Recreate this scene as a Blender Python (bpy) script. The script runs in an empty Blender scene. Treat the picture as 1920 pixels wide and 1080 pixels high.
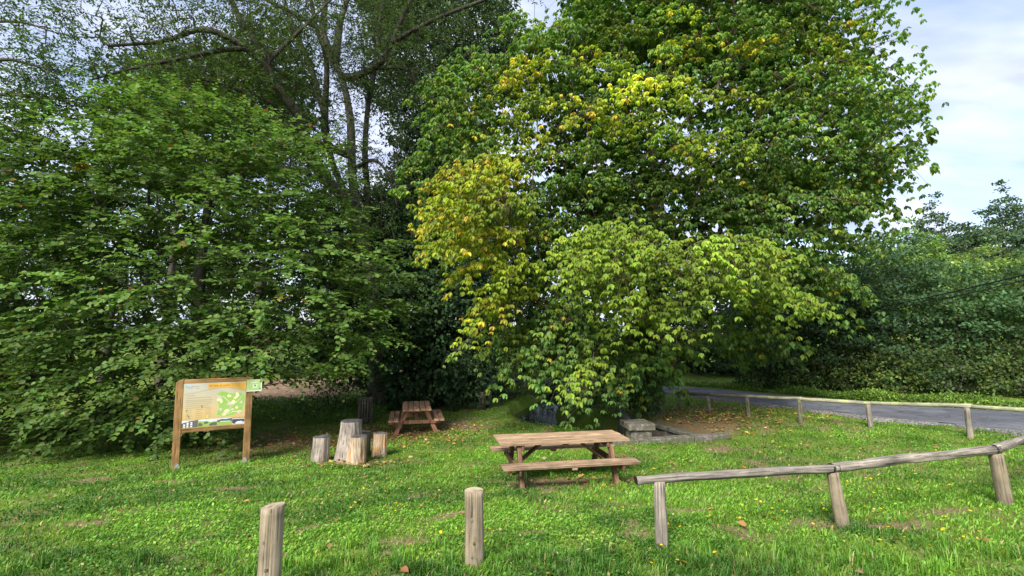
import bpy, bmesh, math, random
import numpy as np
from mathutils import Vector, Matrix

R = math.radians
rng = np.random.default_rng(7)
random.seed(7)
SC = bpy.context.scene
COL = SC.collection

# ------------------------------------------------------------------ camera
EYE = 2.1
FPX = 900.0
TILT = R(5.0)
cam_d = bpy.data.cameras.new('camera')
cam_d.sensor_width = 36.0
cam_d.lens = 36.0 * FPX / 1920.0
cam_d.clip_start = 0.05
cam_d.clip_end = 3000
cam = bpy.data.objects.new('camera', cam_d)
cam.location = (0, 0, EYE)
cam.rotation_euler = (R(90) + TILT, 0, 0)
COL.objects.link(cam)
SC.camera = cam

# ------------------------------------------------------------------ sky, sun, exposure
SUN_AZ = (-0.42, -0.90)
SUN_EL = R(43)
world = bpy.data.worlds.new('World')
SC.world = world
world.use_nodes = True
nt = world.node_tree
nt.nodes.clear()
def wn(t, **k):
    n = nt.nodes.new(t)
    for a, b in k.items():
        setattr(n, a, b)
    return n
w_out = wn('ShaderNodeOutputWorld')
w_bg = wn('ShaderNodeBackground')
w_bg.inputs['Strength'].default_value = 0.1
w_sky = wn('ShaderNodeTexSky', sky_type='NISHITA')
w_sky.sun_disc = False
w_sky.sun_elevation = SUN_EL
w_sky.sun_rotation = math.atan2(SUN_AZ[0], SUN_AZ[1])
w_sky.air_density = 1.0
w_sky.dust_density = 1.2
w_tc = wn('ShaderNodeTexCoord')
w_sep = wn('ShaderNodeSeparateXYZ')
nt.links.new(w_tc.outputs['Generated'], w_sep.inputs[0])
w_add = wn('ShaderNodeMath', operation='MAXIMUM'); w_add.inputs[1].default_value = 0.0
nt.links.new(w_sep.outputs['Z'], w_add.inputs[0])
w_add2 = wn('ShaderNodeMath', operation='ADD'); w_add2.inputs[1].default_value = 0.22
nt.links.new(w_add.outputs[0], w_add2.inputs[0])
w_comb = wn('ShaderNodeCombineXYZ')
for ax in 'XY':
    dv = wn('ShaderNodeMath', operation='DIVIDE')
    nt.links.new(w_sep.outputs[ax], dv.inputs[0])
    nt.links.new(w_add2.outputs[0], dv.inputs[1])
    nt.links.new(dv.outputs[0], w_comb.inputs[ax])
w_map = wn('ShaderNodeMapping')
w_map.inputs['Scale'].default_value = (0.75, 1.5, 1)
w_map.inputs['Rotation'].default_value = (0, 0, R(20))
nt.links.new(w_comb.outputs[0], w_map.inputs[0])
w_no = wn('ShaderNodeTexNoise')
w_no.inputs['Scale'].default_value = 1.5
w_no.inputs['Detail'].default_value = 7
w_no.inputs['Roughness'].default_value = 0.52
w_no.inputs['Distortion'].default_value = 0.35
nt.links.new(w_map.outputs[0], w_no.inputs['Vector'])
w_rmp = wn('ShaderNodeValToRGB')
w_rmp.color_ramp.elements[0].position = 0.36
w_rmp.color_ramp.elements[0].color = (0.25, 0.25, 0.25, 1)
w_rmp.color_ramp.elements[1].position = 0.58
w_rmp.color_ramp.elements[1].color = (1, 1, 1, 1)
nt.links.new(w_no.outputs['Fac'], w_rmp.inputs[0])
w_no2 = wn('ShaderNodeTexNoise')
w_no2.inputs['Scale'].default_value = 2.6
w_no2.inputs['Detail'].default_value = 5
nt.links.new(w_map.outputs[0], w_no2.inputs['Vector'])
w_rmp2 = wn('ShaderNodeValToRGB')
w_rmp2.color_ramp.elements[0].position = 0.36
w_rmp2.color_ramp.elements[0].color = (2.35, 2.7, 3.95, 1)
w_rmp2.color_ramp.elements[1].position = 0.62
w_rmp2.color_ramp.elements[1].color = (4.05, 4.3, 5.1, 1)
nt.links.new(w_no2.outputs['Fac'], w_rmp2.inputs[0])
w_mix = wn('ShaderNodeMix', data_type='RGBA')
nt.links.new(w_rmp.outputs[0], w_mix.inputs[0])
nt.links.new(w_sky.outputs[0], w_mix.inputs[6])
nt.links.new(w_rmp2.outputs[0], w_mix.inputs[7])
nt.links.new(w_mix.outputs[2], w_bg.inputs['Color'])
nt.links.new(w_bg.outputs[0], w_out.inputs[0])

sun_d = bpy.data.lights.new('sun', 'SUN')
sun_d.energy = 2.6
sun_d.angle = R(18)
sun_d.color = (1.0, 0.95, 0.86)
sun = bpy.data.objects.new('sun', sun_d)
_sv = Vector((SUN_AZ[0], SUN_AZ[1], 0)).normalized() * math.cos(SUN_EL) + Vector((0, 0, math.sin(SUN_EL)))
sun.rotation_euler = _sv.to_track_quat('Z', 'Y').to_euler()
sun.location = (0, 0, 30)
COL.objects.link(sun)

vs = SC.view_settings
vs.view_transform = 'Standard'
vs.look = 'None'
vs.gamma = 1.0
vs.exposure = 1.5
vs.use_curve_mapping = False
SC.render.engine = 'CYCLES'
SC.cycles.max_bounces = 8
SC.cycles.diffuse_bounces = 4
SC.cycles.glossy_bounces = 2
SC.cycles.transmission_bounces = 3
SC.cycles.use_denoising = True

# ------------------------------------------------------------------ helpers
def ray(px, py):
    u = (px - 960.0) / FPX
    v = (540.0 - py) / FPX
    c, s = math.cos(TILT), math.sin(TILT)
    return (u, c - v * s, s + v * c)
def at(px, py, d):
    "point on the sight line at distance d along +Y"
    r = ray(px, py)
    k = d / r[1]
    return Vector((r[0] * k, d, EYE + r[2] * k))
def gp(px, py, hp):
    "point on the sight line that lies hp metres below the eye"
    r = ray(px, py)
    k = -hp / r[2]
    return Vector((r[0] * k, r[1] * k, EYE - hp))

def hash3(ix, iy, iz):
    h = (ix * 374761393 + iy * 668265263 + iz * 2147483647) & 0xffffffff
    h = ((h ^ (h >> 13)) * 1274126177) & 0xffffffff
    h = h ^ (h >> 16)
    return (h & 0xffff) / 65535.0
def vnoise(p):
    "vectorised value noise, p (N,3) -> 0..1"
    p = np.asarray(p, float)
    i = np.floor(p).astype(np.int64)
    f = p - i
    f = f * f * (3 - 2 * f)
    out = 0
    for dx in (0, 1):
        for dy in (0, 1):
            for dz in (0, 1):
                w = (f[:, 0] if dx else 1 - f[:, 0]) * (f[:, 1] if dy else 1 - f[:, 1]) * (f[:, 2] if dz else 1 - f[:, 2])
                out = out + w * hash3(i[:, 0] + dx, i[:, 1] + dy, i[:, 2] + dz)
    return out
def fbm(p, o=3):
    p = np.asarray(p, float)
    a, s, t = 0.5, 0.0, 0.0
    for k in range(o):
        s = s + a * vnoise(p * (2 ** k) + 17.3 * k)
        t += a
        a *= 0.5
    return s / t

def norm(v):
    return v / np.maximum(np.linalg.norm(v, axis=-1, keepdims=True), 1e-9)

MW = {}
def tag(o, label=None, cat=None, group=None, kind=None):
    if label: o['label'] = label
    if cat: o['category'] = cat
    if group: o['group'] = group
    if kind: o['kind'] = kind
    return o
def place(o, parent=None, M=None):
    "link object with a world matrix M under parent"
    M = M or Matrix.Identity(4)
    COL.objects.link(o)
    MW[o.name] = M
    if parent is not None:
        o.parent = parent
        o.matrix_basis = MW[parent.name].inverted() @ M
    else:
        o.matrix_basis = M
    return o
def thing(name, label, cat, loc, rz=0.0, group=None):
    o = bpy.data.objects.new(name, None)
    o.empty_display_size = 0.2
    place(o, None, Matrix.Translation(loc) @ Matrix.Rotation(rz, 4, 'Z'))
    return tag(o, label, cat, group)
def mesh_from(name, V, F):
    me = bpy.data.meshes.new(name)
    me.from_pydata([tuple(v) for v in V], [], F)
    me.update()
    return me
def obj(name, me, mat, parent=None, M=None, smooth=False):
    o = bpy.data.objects.new(name, me)
    if mat is not None and len(me.materials) == 0:
        me.materials.append(mat)
    if smooth:
        me.polygons.foreach_set('use_smooth', [True] * len(me.polygons))
    return place(o, parent, M)
def fast_mesh(name, V, polys_per, nv, cols=None, mat=None):
    """V (N,nv,3); polys_per: list of index lists inside one piece; cols (N,3) -> face attribute 'tint'"""
    N = V.shape[0]
    me = bpy.data.meshes.new(name)
    me.vertices.add(N * nv)
    me.vertices.foreach_set('co', np.ascontiguousarray(V.reshape(-1), dtype=np.float32))
    flat = np.concatenate([np.array(p) for p in polys_per])
    L = len(flat)
    sizes = np.array([len(p) for p in polys_per])
    loops = (np.arange(N)[:, None] * nv + flat[None, :]).reshape(-1).astype(np.int32)
    me.loops.add(len(loops))
    me.loops.foreach_set('vertex_index', loops)
    starts1 = np.concatenate([[0], np.cumsum(sizes)[:-1]])
    starts = (np.arange(N)[:, None] * L + starts1[None, :]).reshape(-1).astype(np.int32)
    me.polygons.add(len(starts))
    me.polygons.foreach_set('loop_start', starts)
    if cols is not None:
        a = me.attributes.new('tint', 'FLOAT_COLOR', 'FACE')
        c4 = np.ones((N, len(sizes), 4), np.float32)
        c4[:, :, :3] = cols[:, None, :]
        a.data.foreach_set('color', c4.reshape(-1))
    me.update(calc_edges=True)
    me.validate(verbose=False)
    if mat: me.materials.append(mat)
    return me

# ------------------------------------------------------------------ materials
def newmat(name):
    m = bpy.data.materials.new(name)
    m.use_nodes = True
    n = m.node_tree.nodes
    return m, n, m.node_tree.links, n['Principled BSDF']
def ramp(n, l, src, stops):
    r = n.new('ShaderNodeValToRGB')
    e = r.color_ramp.elements
    while len(e) < len(stops): e.new(0.5)
    for k, (p, c) in enumerate(stops):
        e[k].position = p
        e[k].color = (*c, 1)
    l.new(src, r.inputs[0])
    return r
def noise_tex(n, l, vec, scale, detail=5, rough=0.55, dist=0.0):
    t = n.new('ShaderNodeTexNoise')
    t.inputs['Scale'].default_value = scale
    t.inputs['Detail'].default_value = detail
    t.inputs['Roughness'].default_value = rough
    t.inputs['Distortion'].default_value = dist
    if vec is not None: l.new(vec, t.inputs['Vector'])
    return t
def mixc(n, l, fac, a, b, mode='MIX'):
    m = n.new('ShaderNodeMix'); m.data_type = 'RGBA'; m.blend_type = mode
    for s, v in ((0, fac), (6, a), (7, b)):
        if hasattr(v, 'links'): l.new(v, m.inputs[s])
        elif isinstance(v, (int, float)): m.inputs[s].default_value = v
        else: m.inputs[s].default_value = (*v, 1)
    return m.outputs[2]
def bump(n, l, bsdf, src, strength=0.5, dist=0.02):
    b = n.new('ShaderNodeBump')
    b.inputs['Strength'].default_value = strength
    b.inputs['Distance'].default_value = dist
    l.new(src, b.inputs['Height'])
    l.new(b.outputs[0], bsdf.inputs['Normal'])

def leaf_mat(name, trans=0.35, rough=0.5, gain=1.0, tgain=(1.2, 1.3, 0.75)):
    m, n, l, p = newmat(name)
    at_ = n.new('ShaderNodeAttribute'); at_.attribute_name = 'tint'
    p.inputs['Roughness'].default_value = rough
    p.inputs['Specular IOR Level'].default_value = 0.35
    l.new(at_.outputs['Color'], p.inputs['Base Color'])
    tr = n.new('ShaderNodeBsdfTranslucent')
    tc = mixc(n, l, 1.0, at_.outputs['Color'], tgain, 'MULTIPLY')
    l.new(tc, tr.inputs['Color'])
    mx = n.new('ShaderNodeMixShader'); mx.inputs[0].default_value = trans
    l.new(p.outputs[0], mx.inputs[1]); l.new(tr.outputs[0], mx.inputs[2])
    l.new(mx.outputs[0], n['Material Output'].inputs[0])
    return m
M_LEAF = leaf_mat('leaf', 0.42, 0.6)
M_LEAFD = leaf_mat('leaf_dark', 0.25, 0.75)
M_GRASS = leaf_mat('grass_blade', 0.32, 0.55)

def wood_mat(name, c_dark, c_mid, c_light, axis='Z', scale=14, stretch=0.06, stain=None, rough=0.85, bmp=0.5):
    m, n, l, p = newmat(name)
    tc = n.new('ShaderNodeTexCoord')
    oi = n.new('ShaderNodeObjectInfo')
    ad = n.new('ShaderNodeVectorMath'); ad.operation = 'MULTIPLY_ADD'
    l.new(oi.outputs['Random'], ad.inputs[0]); ad.inputs[1].default_value = (17, 31, 23)
    l.new(tc.outputs['Object'], ad.inputs[2])
    mp = n.new('ShaderNodeMapping')
    s = {'X': (stretch, 1, 1), 'Y': (1, stretch, 1), 'Z': (1, 1, stretch)}[axis]
    mp.inputs['Scale'].default_value = s
    l.new(ad.outputs[0], mp.inputs[0])
    t1 = noise_tex(n, l, mp.outputs[0], scale, 8, 0.65, 0.4)
    r1 = ramp(n, l, t1.outputs['Fac'], [(0.28, c_dark), (0.46, c_mid), (0.68, c_light)])
    t2 = noise_tex(n, l, ad.outputs[0], 3.0, 4, 0.6)
    r2 = ramp(n, l, t2.outputs['Fac'], [(0.3, (0.55, 0.55, 0.56)), (0.7, (1.2, 1.2, 1.18))])
    c = mixc(n, l, 1.0, r1.outputs[0], r2.outputs[0], 'MULTIPLY')
    rv = ramp(n, l, oi.outputs['Random'], [(0.0, (0.8, 0.8, 0.8)), (1.0, (1.15, 1.13, 1.1))])
    c = mixc(n, l, 1.0, c, rv.outputs[0], 'MULTIPLY')
    if stain:
        t3 = noise_tex(n, l, ad.outputs[0], 4.5, 3)
        r3 = ramp(n, l, t3.outputs['Fac'], [(0.52, (0, 0, 0)), (0.64, (1, 1, 1))])
        c = mixc(n, l, r3.outputs[0], c, stain)
    # dark drying cracks along the grain
    t4 = noise_tex(n, l, mp.outputs[0], scale * 1.3, 4, 0.6)
    r4 = ramp(n, l, t4.outputs['Fac'], [(0.34, (0.16, 0.14, 0.12)), (0.44, (1, 1, 1))])
    c = mixc(n, l, 0.8, c, r4.outputs[0], 'MULTIPLY')
    l.new(c, p.inputs['Base Color'])
    p.inputs['Roughness'].default_value = rough
    p.inputs['Specular IOR Level'].default_value = 0.25
    bump(n, l, p, t1.outputs['Fac'], bmp, 0.01)
    return m
M_GREYWOOD = wood_mat('weathered_log', (0.05, 0.044, 0.038), (0.21, 0.185, 0.155), (0.40, 0.36, 0.30), scale=46, stretch=0.035)
M_POSTWOOD = wood_mat('post_wood', (0.14, 0.11, 0.075), (0.30, 0.245, 0.165), (0.42, 0.35, 0.25), bmp=0.35, scale=46, stretch=0.035)
M_POSTDARK = wood_mat('post_wood_mossy', (0.05, 0.045, 0.03), (0.14, 0.125, 0.085), (0.25, 0.22, 0.16), stain=(0.11, 0.12, 0.055), scale=40, stretch=0.035)
M_LICHEN = wood_mat('lichen_log', (0.12, 0.11, 0.08), (0.28, 0.27, 0.19), (0.42, 0.41, 0.30), stain=(0.36, 0.38, 0.17), scale=40, stretch=0.035)
M_CUT = wood_mat('cut_end', (0.15, 0.12, 0.09), (0.33, 0.27, 0.19), (0.45, 0.38, 0.27), scale=9, stretch=1)
M_TABLE = wood_mat('table_plank', (0.18, 0.105, 0.058), (0.35, 0.235, 0.14), (0.50, 0.36, 0.225), stain=(0.30, 0.21, 0.135), axis='X', scale=42, stretch=0.03, bmp=0.3)
M_BENCH = wood_mat('bench_plank', (0.15, 0.09, 0.055), (0.30, 0.20, 0.125), (0.43, 0.31, 0.205), axis='X', scale=42, stretch=0.03, bmp=0.3)
M_TLEG = wood_mat('table_leg_wood', (0.06, 0.033, 0.02), (0.15, 0.085, 0.05), (0.26, 0.155, 0.09), scale=16, stretch=0.08)
M_TRED = wood_mat('red_plank', (0.17, 0.095, 0.06), (0.34, 0.195, 0.125), (0.48, 0.30, 0.20), axis='X', scale=16, stretch=0.06)
M_TREDLEG = wood_mat('red_leg', (0.18, 0.085, 0.05), (0.34, 0.165, 0.095), (0.45, 0.24, 0.15), scale=16, stretch=0.08)
M_SIGNW = wood_mat('sign_timber', (0.17, 0.088, 0.032), (0.32, 0.18, 0.068), (0.43, 0.26, 0.11), scale=34, stretch=0.05, rough=0.6, bmp=0.2)
M_SIGNWX = wood_mat('sign_timber_rail', (0.16, 0.085, 0.032), (0.29, 0.165, 0.064), (0.39, 0.24, 0.10), axis='X', scale=34, stretch=0.05, rough=0.6, bmp=0.2)
M_STUMP = wood_mat('stump_bare_wood', (0.11, 0.095, 0.08), (0.36, 0.31, 0.26), (0.60, 0.53, 0.44), scale=34, stretch=0.06, bmp=1.0)
M_STUMPO = wood_mat('stump_orange_wood', (0.12, 0.09, 0.06), (0.38, 0.29, 0.20), (0.60, 0.48, 0.35), scale=34, stretch=0.06, stain=(0.50, 0.25, 0.08), bmp=1.0)
M_STUMPD = wood_mat('stump_dark_wood', (0.06, 0.05, 0.04), (0.17, 0.14, 0.12), (0.30, 0.26, 0.22), scale=34, stretch=0.06, bmp=1.0)
M_STOP = wood_mat('stump_top_wood', (0.03, 0.03, 0.034), (0.075, 0.072, 0.075), (0.14, 0.13, 0.125), scale=9, stretch=1, bmp=0.4)
M_BIN = wood_mat('bin_slat_wood', (0.05, 0.04, 0.03), (0.14, 0.115, 0.09), (0.26, 0.22, 0.18), scale=14, stretch=0.08)
M_BARK = wood_mat('bark_brown', (0.035, 0.026, 0.018), (0.10, 0.075, 0.052), (0.19, 0.145, 0.10), scale=9, stretch=0.25, bmp=1.0)
M_BARKD = wood_mat('bark_dark', (0.02, 0.017, 0.013), (0.055, 0.047, 0.038), (0.11, 0.095, 0.075), scale=9, stretch=0.25, stain=(0.06, 0.07, 0.03), bmp=1.0)
M_BARKP = wood_mat('bark_pale', (0.04, 0.036, 0.03), (0.115, 0.105, 0.085), (0.21, 0.19, 0.16), scale=7, stretch=0.3, stain=(0.12, 0.13, 0.07), bmp=0.8)

def stone_mat(name, c1, c2, c3, scale=6, moss=None):
    m, n, l, p = newmat(name)
    tc = n.new('ShaderNodeTexCoord')
    t = noise_tex(n, l, tc.outputs['Object'], scale, 9, 0.68, 0.2)
    r = ramp(n, l, t.outputs['Fac'], [(0.3, c1), (0.5, c2), (0.68, c3)])
    c = r.outputs[0]
    if moss:
        t2 = noise_tex(n, l, tc.outputs['Object'], scale * 0.6, 5, 0.6)
        r2 = ramp(n, l, t2.outputs['Fac'], [(0.5, (0, 0, 0)), (0.62, (1, 1, 1))])
        c = mixc(n, l, r2.outputs[0], c, moss)
    l.new(c, p.inputs['Base Color'])
    p.inputs['Roughness'].default_value = 0.92
    t3 = noise_tex(n, l, tc.outputs['Object'], scale * 5, 6, 0.7)
    bump(n, l, p, t3.outputs['Fac'], 0.5, 0.02)
    return m
M_STONE = stone_mat('old_stone', (0.04, 0.036, 0.028), (0.12, 0.108, 0.088), (0.25, 0.228, 0.185), 9, (0.075, 0.08, 0.038))
M_STONED = stone_mat('damp_stone', (0.035, 0.032, 0.025), (0.10, 0.092, 0.072), (0.18, 0.165, 0.13), 5, (0.06, 0.07, 0.03))

def plain(name, col, rough=0.7, metal=0.0, spec=0.3):
    m, n, l, p = newmat(name)
    tc = n.new('ShaderNodeTexCoord')
    t = noise_tex(n, l, tc.outputs['Object'], 25, 4)
    r = ramp(n, l, t.outputs['Fac'], [(0.3, tuple(c * 0.85 for c in col)), (0.7, tuple(min(1, c * 1.12) for c in col))])
    l.new(r.outputs[0], p.inputs['Base Color'])
    p.inputs['Roughness'].default_value = rough
    p.inputs['Metallic'].default_value = metal
    p.inputs['Specular IOR Level'].default_value = spec
    return m
M_GALV = plain('galvanised_steel', (0.45, 0.46, 0.47), 0.5, 0.6)
M_STRAP = plain('dark_strap', (0.03, 0.028, 0.025), 0.5, 0.5)
M_CABLE = plain('black_cable', (0.015, 0.016, 0.018), 0.6)

# ------------------------------------------------------------------ terrain
CTRL = [(890, 1062, 2.1), (500, 1100, 2.1), (1240, 1025, 2.1), (1580, 988, 2.1), (1887, 945, 2.1), (1200, 1079, 2.08),
        (330, 878, 2.88), (460, 863, 2.90), (650, 868, 2.86), (590, 868, 2.84), (985, 902, 2.63), (1137, 906, 2.60),
        (785, 808, 3.0), (690, 785, 3.05), (1050, 838, 2.72), (1370, 820, 2.60), (1222, 776, 2.52),
        (1818, 820, 2.22), (1632, 802, 2.30), (1500, 793, 2.35), (1404, 781, 2.40), (1330, 775, 2.45), (1275, 768, 2.50),
        (1920, 795, 2.2), (1600, 764, 2.36), (1240, 731, 2.62), (0, 1000, 2.3), (0, 868, 2.95), (500, 750, 3.2),
        (900, 770, 3.0), (1900, 760, 2.2), (1500, 745, 2.4)]
cp = [gp(*c) for c in CTRL]
CX = [(p.x, p.y, p.z) for p in cp]
CX += [(0, -6, 0.1), (-14, -6, 0.05), (16, -6, 0.05), (-30, 12, -0.9), (-30, 30, -1.05), (0, 40, -1.05), (30, 30, -0.5), (30, 10, 0.0),
       (-60, 60, -1.0), (60, 60, -0.6), (-60, -30, -0.3), (60, -30, 0), (0, 60, -1.0), (0, -30, 0)]
CX = np.array(CX)
def tps(r2):
    return 0.5 * r2 * np.log(r2 + 1e-9)
_n = len(CX)
_K = tps(((CX[:, None, :2] - CX[None, :, :2]) ** 2).sum(-1)) + np.eye(_n) * 0.4
_P = np.concatenate([np.ones((_n, 1)), CX[:, :2]], 1)
_A = np.block([[_K, _P], [_P.T, np.zeros((3, 3))]])
_W = np.linalg.solve(_A, np.concatenate([CX[:, 2], np.zeros(3)]))
STREAM = np.array([(4.0, 12.7), (3.2, 13.5), (2.2, 14.5), (1.3, 15.8), (0.85, 17.2), (0.9, 19.2), (2.0, 22.5), (5.0, 33.0)])
def polydist(x, y, line):
    best = np.full(x.shape, 1e9)
    for a, b in zip(line[:-1], line[1:]):
        d = b - a
        t = np.clip(((x - a[0]) * d[0] + (y - a[1]) * d[1]) / (d @ d), 0, 1)
        best = np.minimum(best, np.hypot(x - a[0] - t * d[0], y - a[1] - t * d[1]))
    return best
WATER_Z = -1.22
def hraw(x, y):
    x = np.atleast_1d(np.asarray(x, float)); y = np.atleast_1d(np.asarray(y, float))
    sh = x.shape
    x = np.clip(x.ravel(), -60, 60); y = np.clip(y.ravel(), -30, 60)
    out = np.empty_like(x)
    for s in range(0, len(x), 20000):
        xx = x[s:s + 20000]; yy = y[s:s + 20000]
        r2 = (xx[:, None] - CX[None, :, 0]) ** 2 + (yy[:, None] - CX[None, :, 1]) ** 2
        out[s:s + 20000] = tps(r2) @ _W[:_n] + _W[_n] + xx * _W[_n + 1] + yy * _W[_n + 2]
    return out.reshape(sh)
def height(x, y):
    x = np.atleast_1d(np.asarray(x, float)); y = np.atleast_1d(np.asarray(y, float))
    z = hraw(x, y)
    p = np.stack([x.ravel(), y.ravel(), 0 * x.ravel()], 1)
    z = z + ((fbm(p * 0.9) - 0.5) * 0.06 + (fbm(p * 3.1 + 5) - 0.5) * 0.03).reshape(z.shape)
    d = polydist(x, y, STREAM)
    k = np.clip((1.05 - d) / 0.5, 0, 1)
    k = k * k * (3 - 2 * k)
    return z * (1 - k) + k * np.minimum(z, -1.55)
def gz(x, y):
    return float(height([x], [y])[0])
def ground_at(px, py):
    "march the sight line until it meets the terrain"
    r = ray(px, py)
    ks = np.linspace(2, 60, 6000)
    xs = r[0] * ks; ys = r[1] * ks; zs = EYE + r[2] * ks
    h = hraw(xs, ys)
    i = int(np.argmax(zs < h))
    return Vector((xs[i], ys[i], gz(xs[i], ys[i])))

def axis(lo, hi, step, far, growth=1.35):
    a = list(np.arange(lo, hi + 1e-6, step))
    s = step
    l, r = [], []
    v = lo
    while v > -far:
        s *= growth; v -= s; l.append(v)
    s = step; v = hi
    while v < far:
        s *= growth; v += s; r.append(v)
    return np.array(l[::-1] + a + r)
gx = axis(-20, 24, 0.20, 900)
gy = axis(-2, 27, 0.20, 900)
GX, GY = np.meshgrid(gx, gy)
GZ = height(GX.ravel(), GY.ravel()).reshape(GX.shape)
# bare patches (worn soil) and leaf litter: real surface colour, kept as mesh attributes
BARE = []
for px, py, rx, ry in [(1200, 1003, .34, .18), (1520, 985, .3, .16), (1400, 1010, .3, .15), (755, 1018, .35, .16), (765, 930, .3, .16), (335, 903, .45, .22),
                       (1180, 948, .3, .15), (1480, 900, .5, .2), (1690, 985, .5, .14), (700, 1040, .25, .1), (430, 915, .3, .15), (150, 985, .3, .14),
                       (460, 960, .3, .12), (1060, 905, 1.3, .55), (860, 801, 1.2, 1.2), (850, 796, .9, 1.0), (640, 868, .8, .35), (1300, 795, 1.6, 1.3), (760, 812, 1.2, .8), (520, 830, 1.6, .9),
                       (600, 990, .25, .1), (1000, 1000, .25, .12), (1290, 960, .35, .14), (900, 1000, .2, .1), (1760, 960, .4, .16)]:
    g = ground_at(px, py)
    BARE.append((g.x, g.y, rx, ry))
def bare(x, y):
    x = np.asarray(x, float); y = np.asarray(y, float)
    b = np.zeros(x.shape)
    for bx, by, rx, ry in BARE:
        b = np.maximum(b, 1.25 - np.hypot((x - bx) / rx, (y - by) / ry))
    p = np.stack([x.ravel(), y.ravel(), 0 * x.ravel() + 3], 1)
    n1 = fbm(p * 3.0, 3).reshape(x.shape)
    n2 = fbm(p * 1.3 + 9, 3).reshape(x.shape)
    b = b + (n1 - 0.5) * 1.6
    b = np.maximum(b, (n2 - 0.66) * 6 * (n1 > 0.45))
    return np.clip(b * 1.4, 0, 1)
FIELD = (-16.0, -8.0, 22.0, 40.0)
def soil(x, y):
    "reddish ploughed ground behind the left tree"
    p = np.stack([x.ravel(), y.ravel(), 0 * x.ravel() + 8], 1)
    e = (fbm(p * 0.6, 3).reshape(x.shape) - 0.5) * 2.5
    ins = np.minimum(np.minimum(x - FIELD[0], FIELD[1] - x), np.minimum(y - FIELD[2], FIELD[3] - y)) + e
    return np.clip(ins * 1.2, 0, 1)
V = np.stack([GX.ravel(), GY.ravel(), GZ.ravel()], 1)
ny, nx = GX.shape
idx = np.arange(ny * nx).reshape(ny, nx)
quads = np.stack([idx[:-1, :-1].ravel(), idx[:-1, 1:].ravel(), idx[1:, 1:].ravel(), idx[1:, :-1].ravel()], 1)
me = bpy.data.meshes.new('ground')
me.vertices.add(len(V)); me.vertices.foreach_set('co', V.astype(np.float32).ravel())
me.loops.add(quads.size); me.loops.foreach_set('vertex_index', quads.astype(np.int32).ravel())
me.polygons.add(len(quads)); me.polygons.foreach_set('loop_start', (np.arange(len(quads)) * 4).astype(np.int32))
me.polygons.foreach_set('use_smooth', np.ones(len(quads), bool))
a = me.attributes.new('wear', 'FLOAT_COLOR', 'POINT')
c4 = np.ones((len(V), 4), np.float32)
c4[:, 0] = bare(V[:, 0], V[:, 1])
c4[:, 1] = soil(V[:, 0], V[:, 1])
lit = np.clip(1.3 - np.hypot((V[:, 0] - 5.6) / 2.6, (V[:, 1] - 14.2) / 2.2), 0, 1)
lit = np.maximum(lit, np.clip(1.4 - np.hypot((V[:, 0] + 4.3) / 2.2, (V[:, 1] - 14.6) / 2.2), 0, 1))
lit = np.maximum(lit, np.clip(1.4 - np.hypot((V[:, 0] + 6.0) / 2.5, (V[:, 1] - 13.0) / 1.6), 0, 1))
c4[:, 2] = lit
a.data.foreach_set('color', c4.ravel())
me.update(calc_edges=True)
m, n, l, p = newmat('turf_and_soil')
tc = n.new('ShaderNodeTexCoord')
wat = n.new('ShaderNodeAttribute'); wat.attribute_name = 'wear'
sp = n.new('ShaderNodeSeparateColor'); l.new(wat.outputs['Color'], sp.inputs[0])
t1 = noise_tex(n, l, tc.outputs['Object'], 2.0, 8, 0.65)
t2 = noise_tex(n, l, tc.outputs['Object'], 30, 6, 0.7)
g1 = ramp(n, l, t1.outputs['Fac'], [(0.3, (0.06, 0.12, 0.014)), (0.5, (0.11, 0.20, 0.02)), (0.7, (0.17, 0.26, 0.03))])
g2 = ramp(n, l, t2.outputs['Fac'], [(0.3, (0.5, 0.5, 0.5)), (0.7, (1.35, 1.3, 1.2))])
gc = mixc(n, l, 1.0, g1.outputs[0], g2.outputs[0], 'MULTIPLY')
d1 = ramp(n, l, t2.outputs['Fac'], [(0.3, (0.10, 0.062, 0.036)), (0.55, (0.24, 0.165, 0.10)), (0.75, (0.42, 0.34, 0.24))])
c = mixc(n, l, sp.outputs[0], gc, d1.outputs[0])
t3 = noise_tex(n, l, tc.outputs['Object'], 60, 4, 0.7)
ll = ramp(n, l, t3.outputs['Fac'], [(0.35, (0.05, 0.035, 0.02)), (0.5, (0.15, 0.09, 0.045)), (0.62, (0.10, 0.10, 0.03)), (0.75, (0.32, 0.22, 0.12))])
lm = n.new('ShaderNodeMath'); lm.operation = 'MULTIPLY'; lm.inputs[1].default_value = 0.75
l.new(sp.outputs[2], lm.inputs[0])
c = mixc(n, l, lm.outputs[0], c, ll.outputs[0])
s1 = ramp(n, l, t1.outputs['Fac'], [(0.3, (0.12, 0.078, 0.05)), (0.5, (0.22, 0.15, 0.098)), (0.7, (0.33, 0.245, 0.165))])
c = mixc(n, l, sp.outputs[1], c, s1.outputs[0])
l.new(c, p.inputs['Base Color'])
p.inputs['Roughness'].default_value = 0.95
p.inputs['Specular IOR Level'].default_value = 0.1
bump(n, l, p, t2.outputs['Fac'], 0.6, 0.04)
ground = obj('ground', me, m)
tag(ground, 'sloping green lawn with worn soil patches', 'ground', kind='structure')

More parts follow.
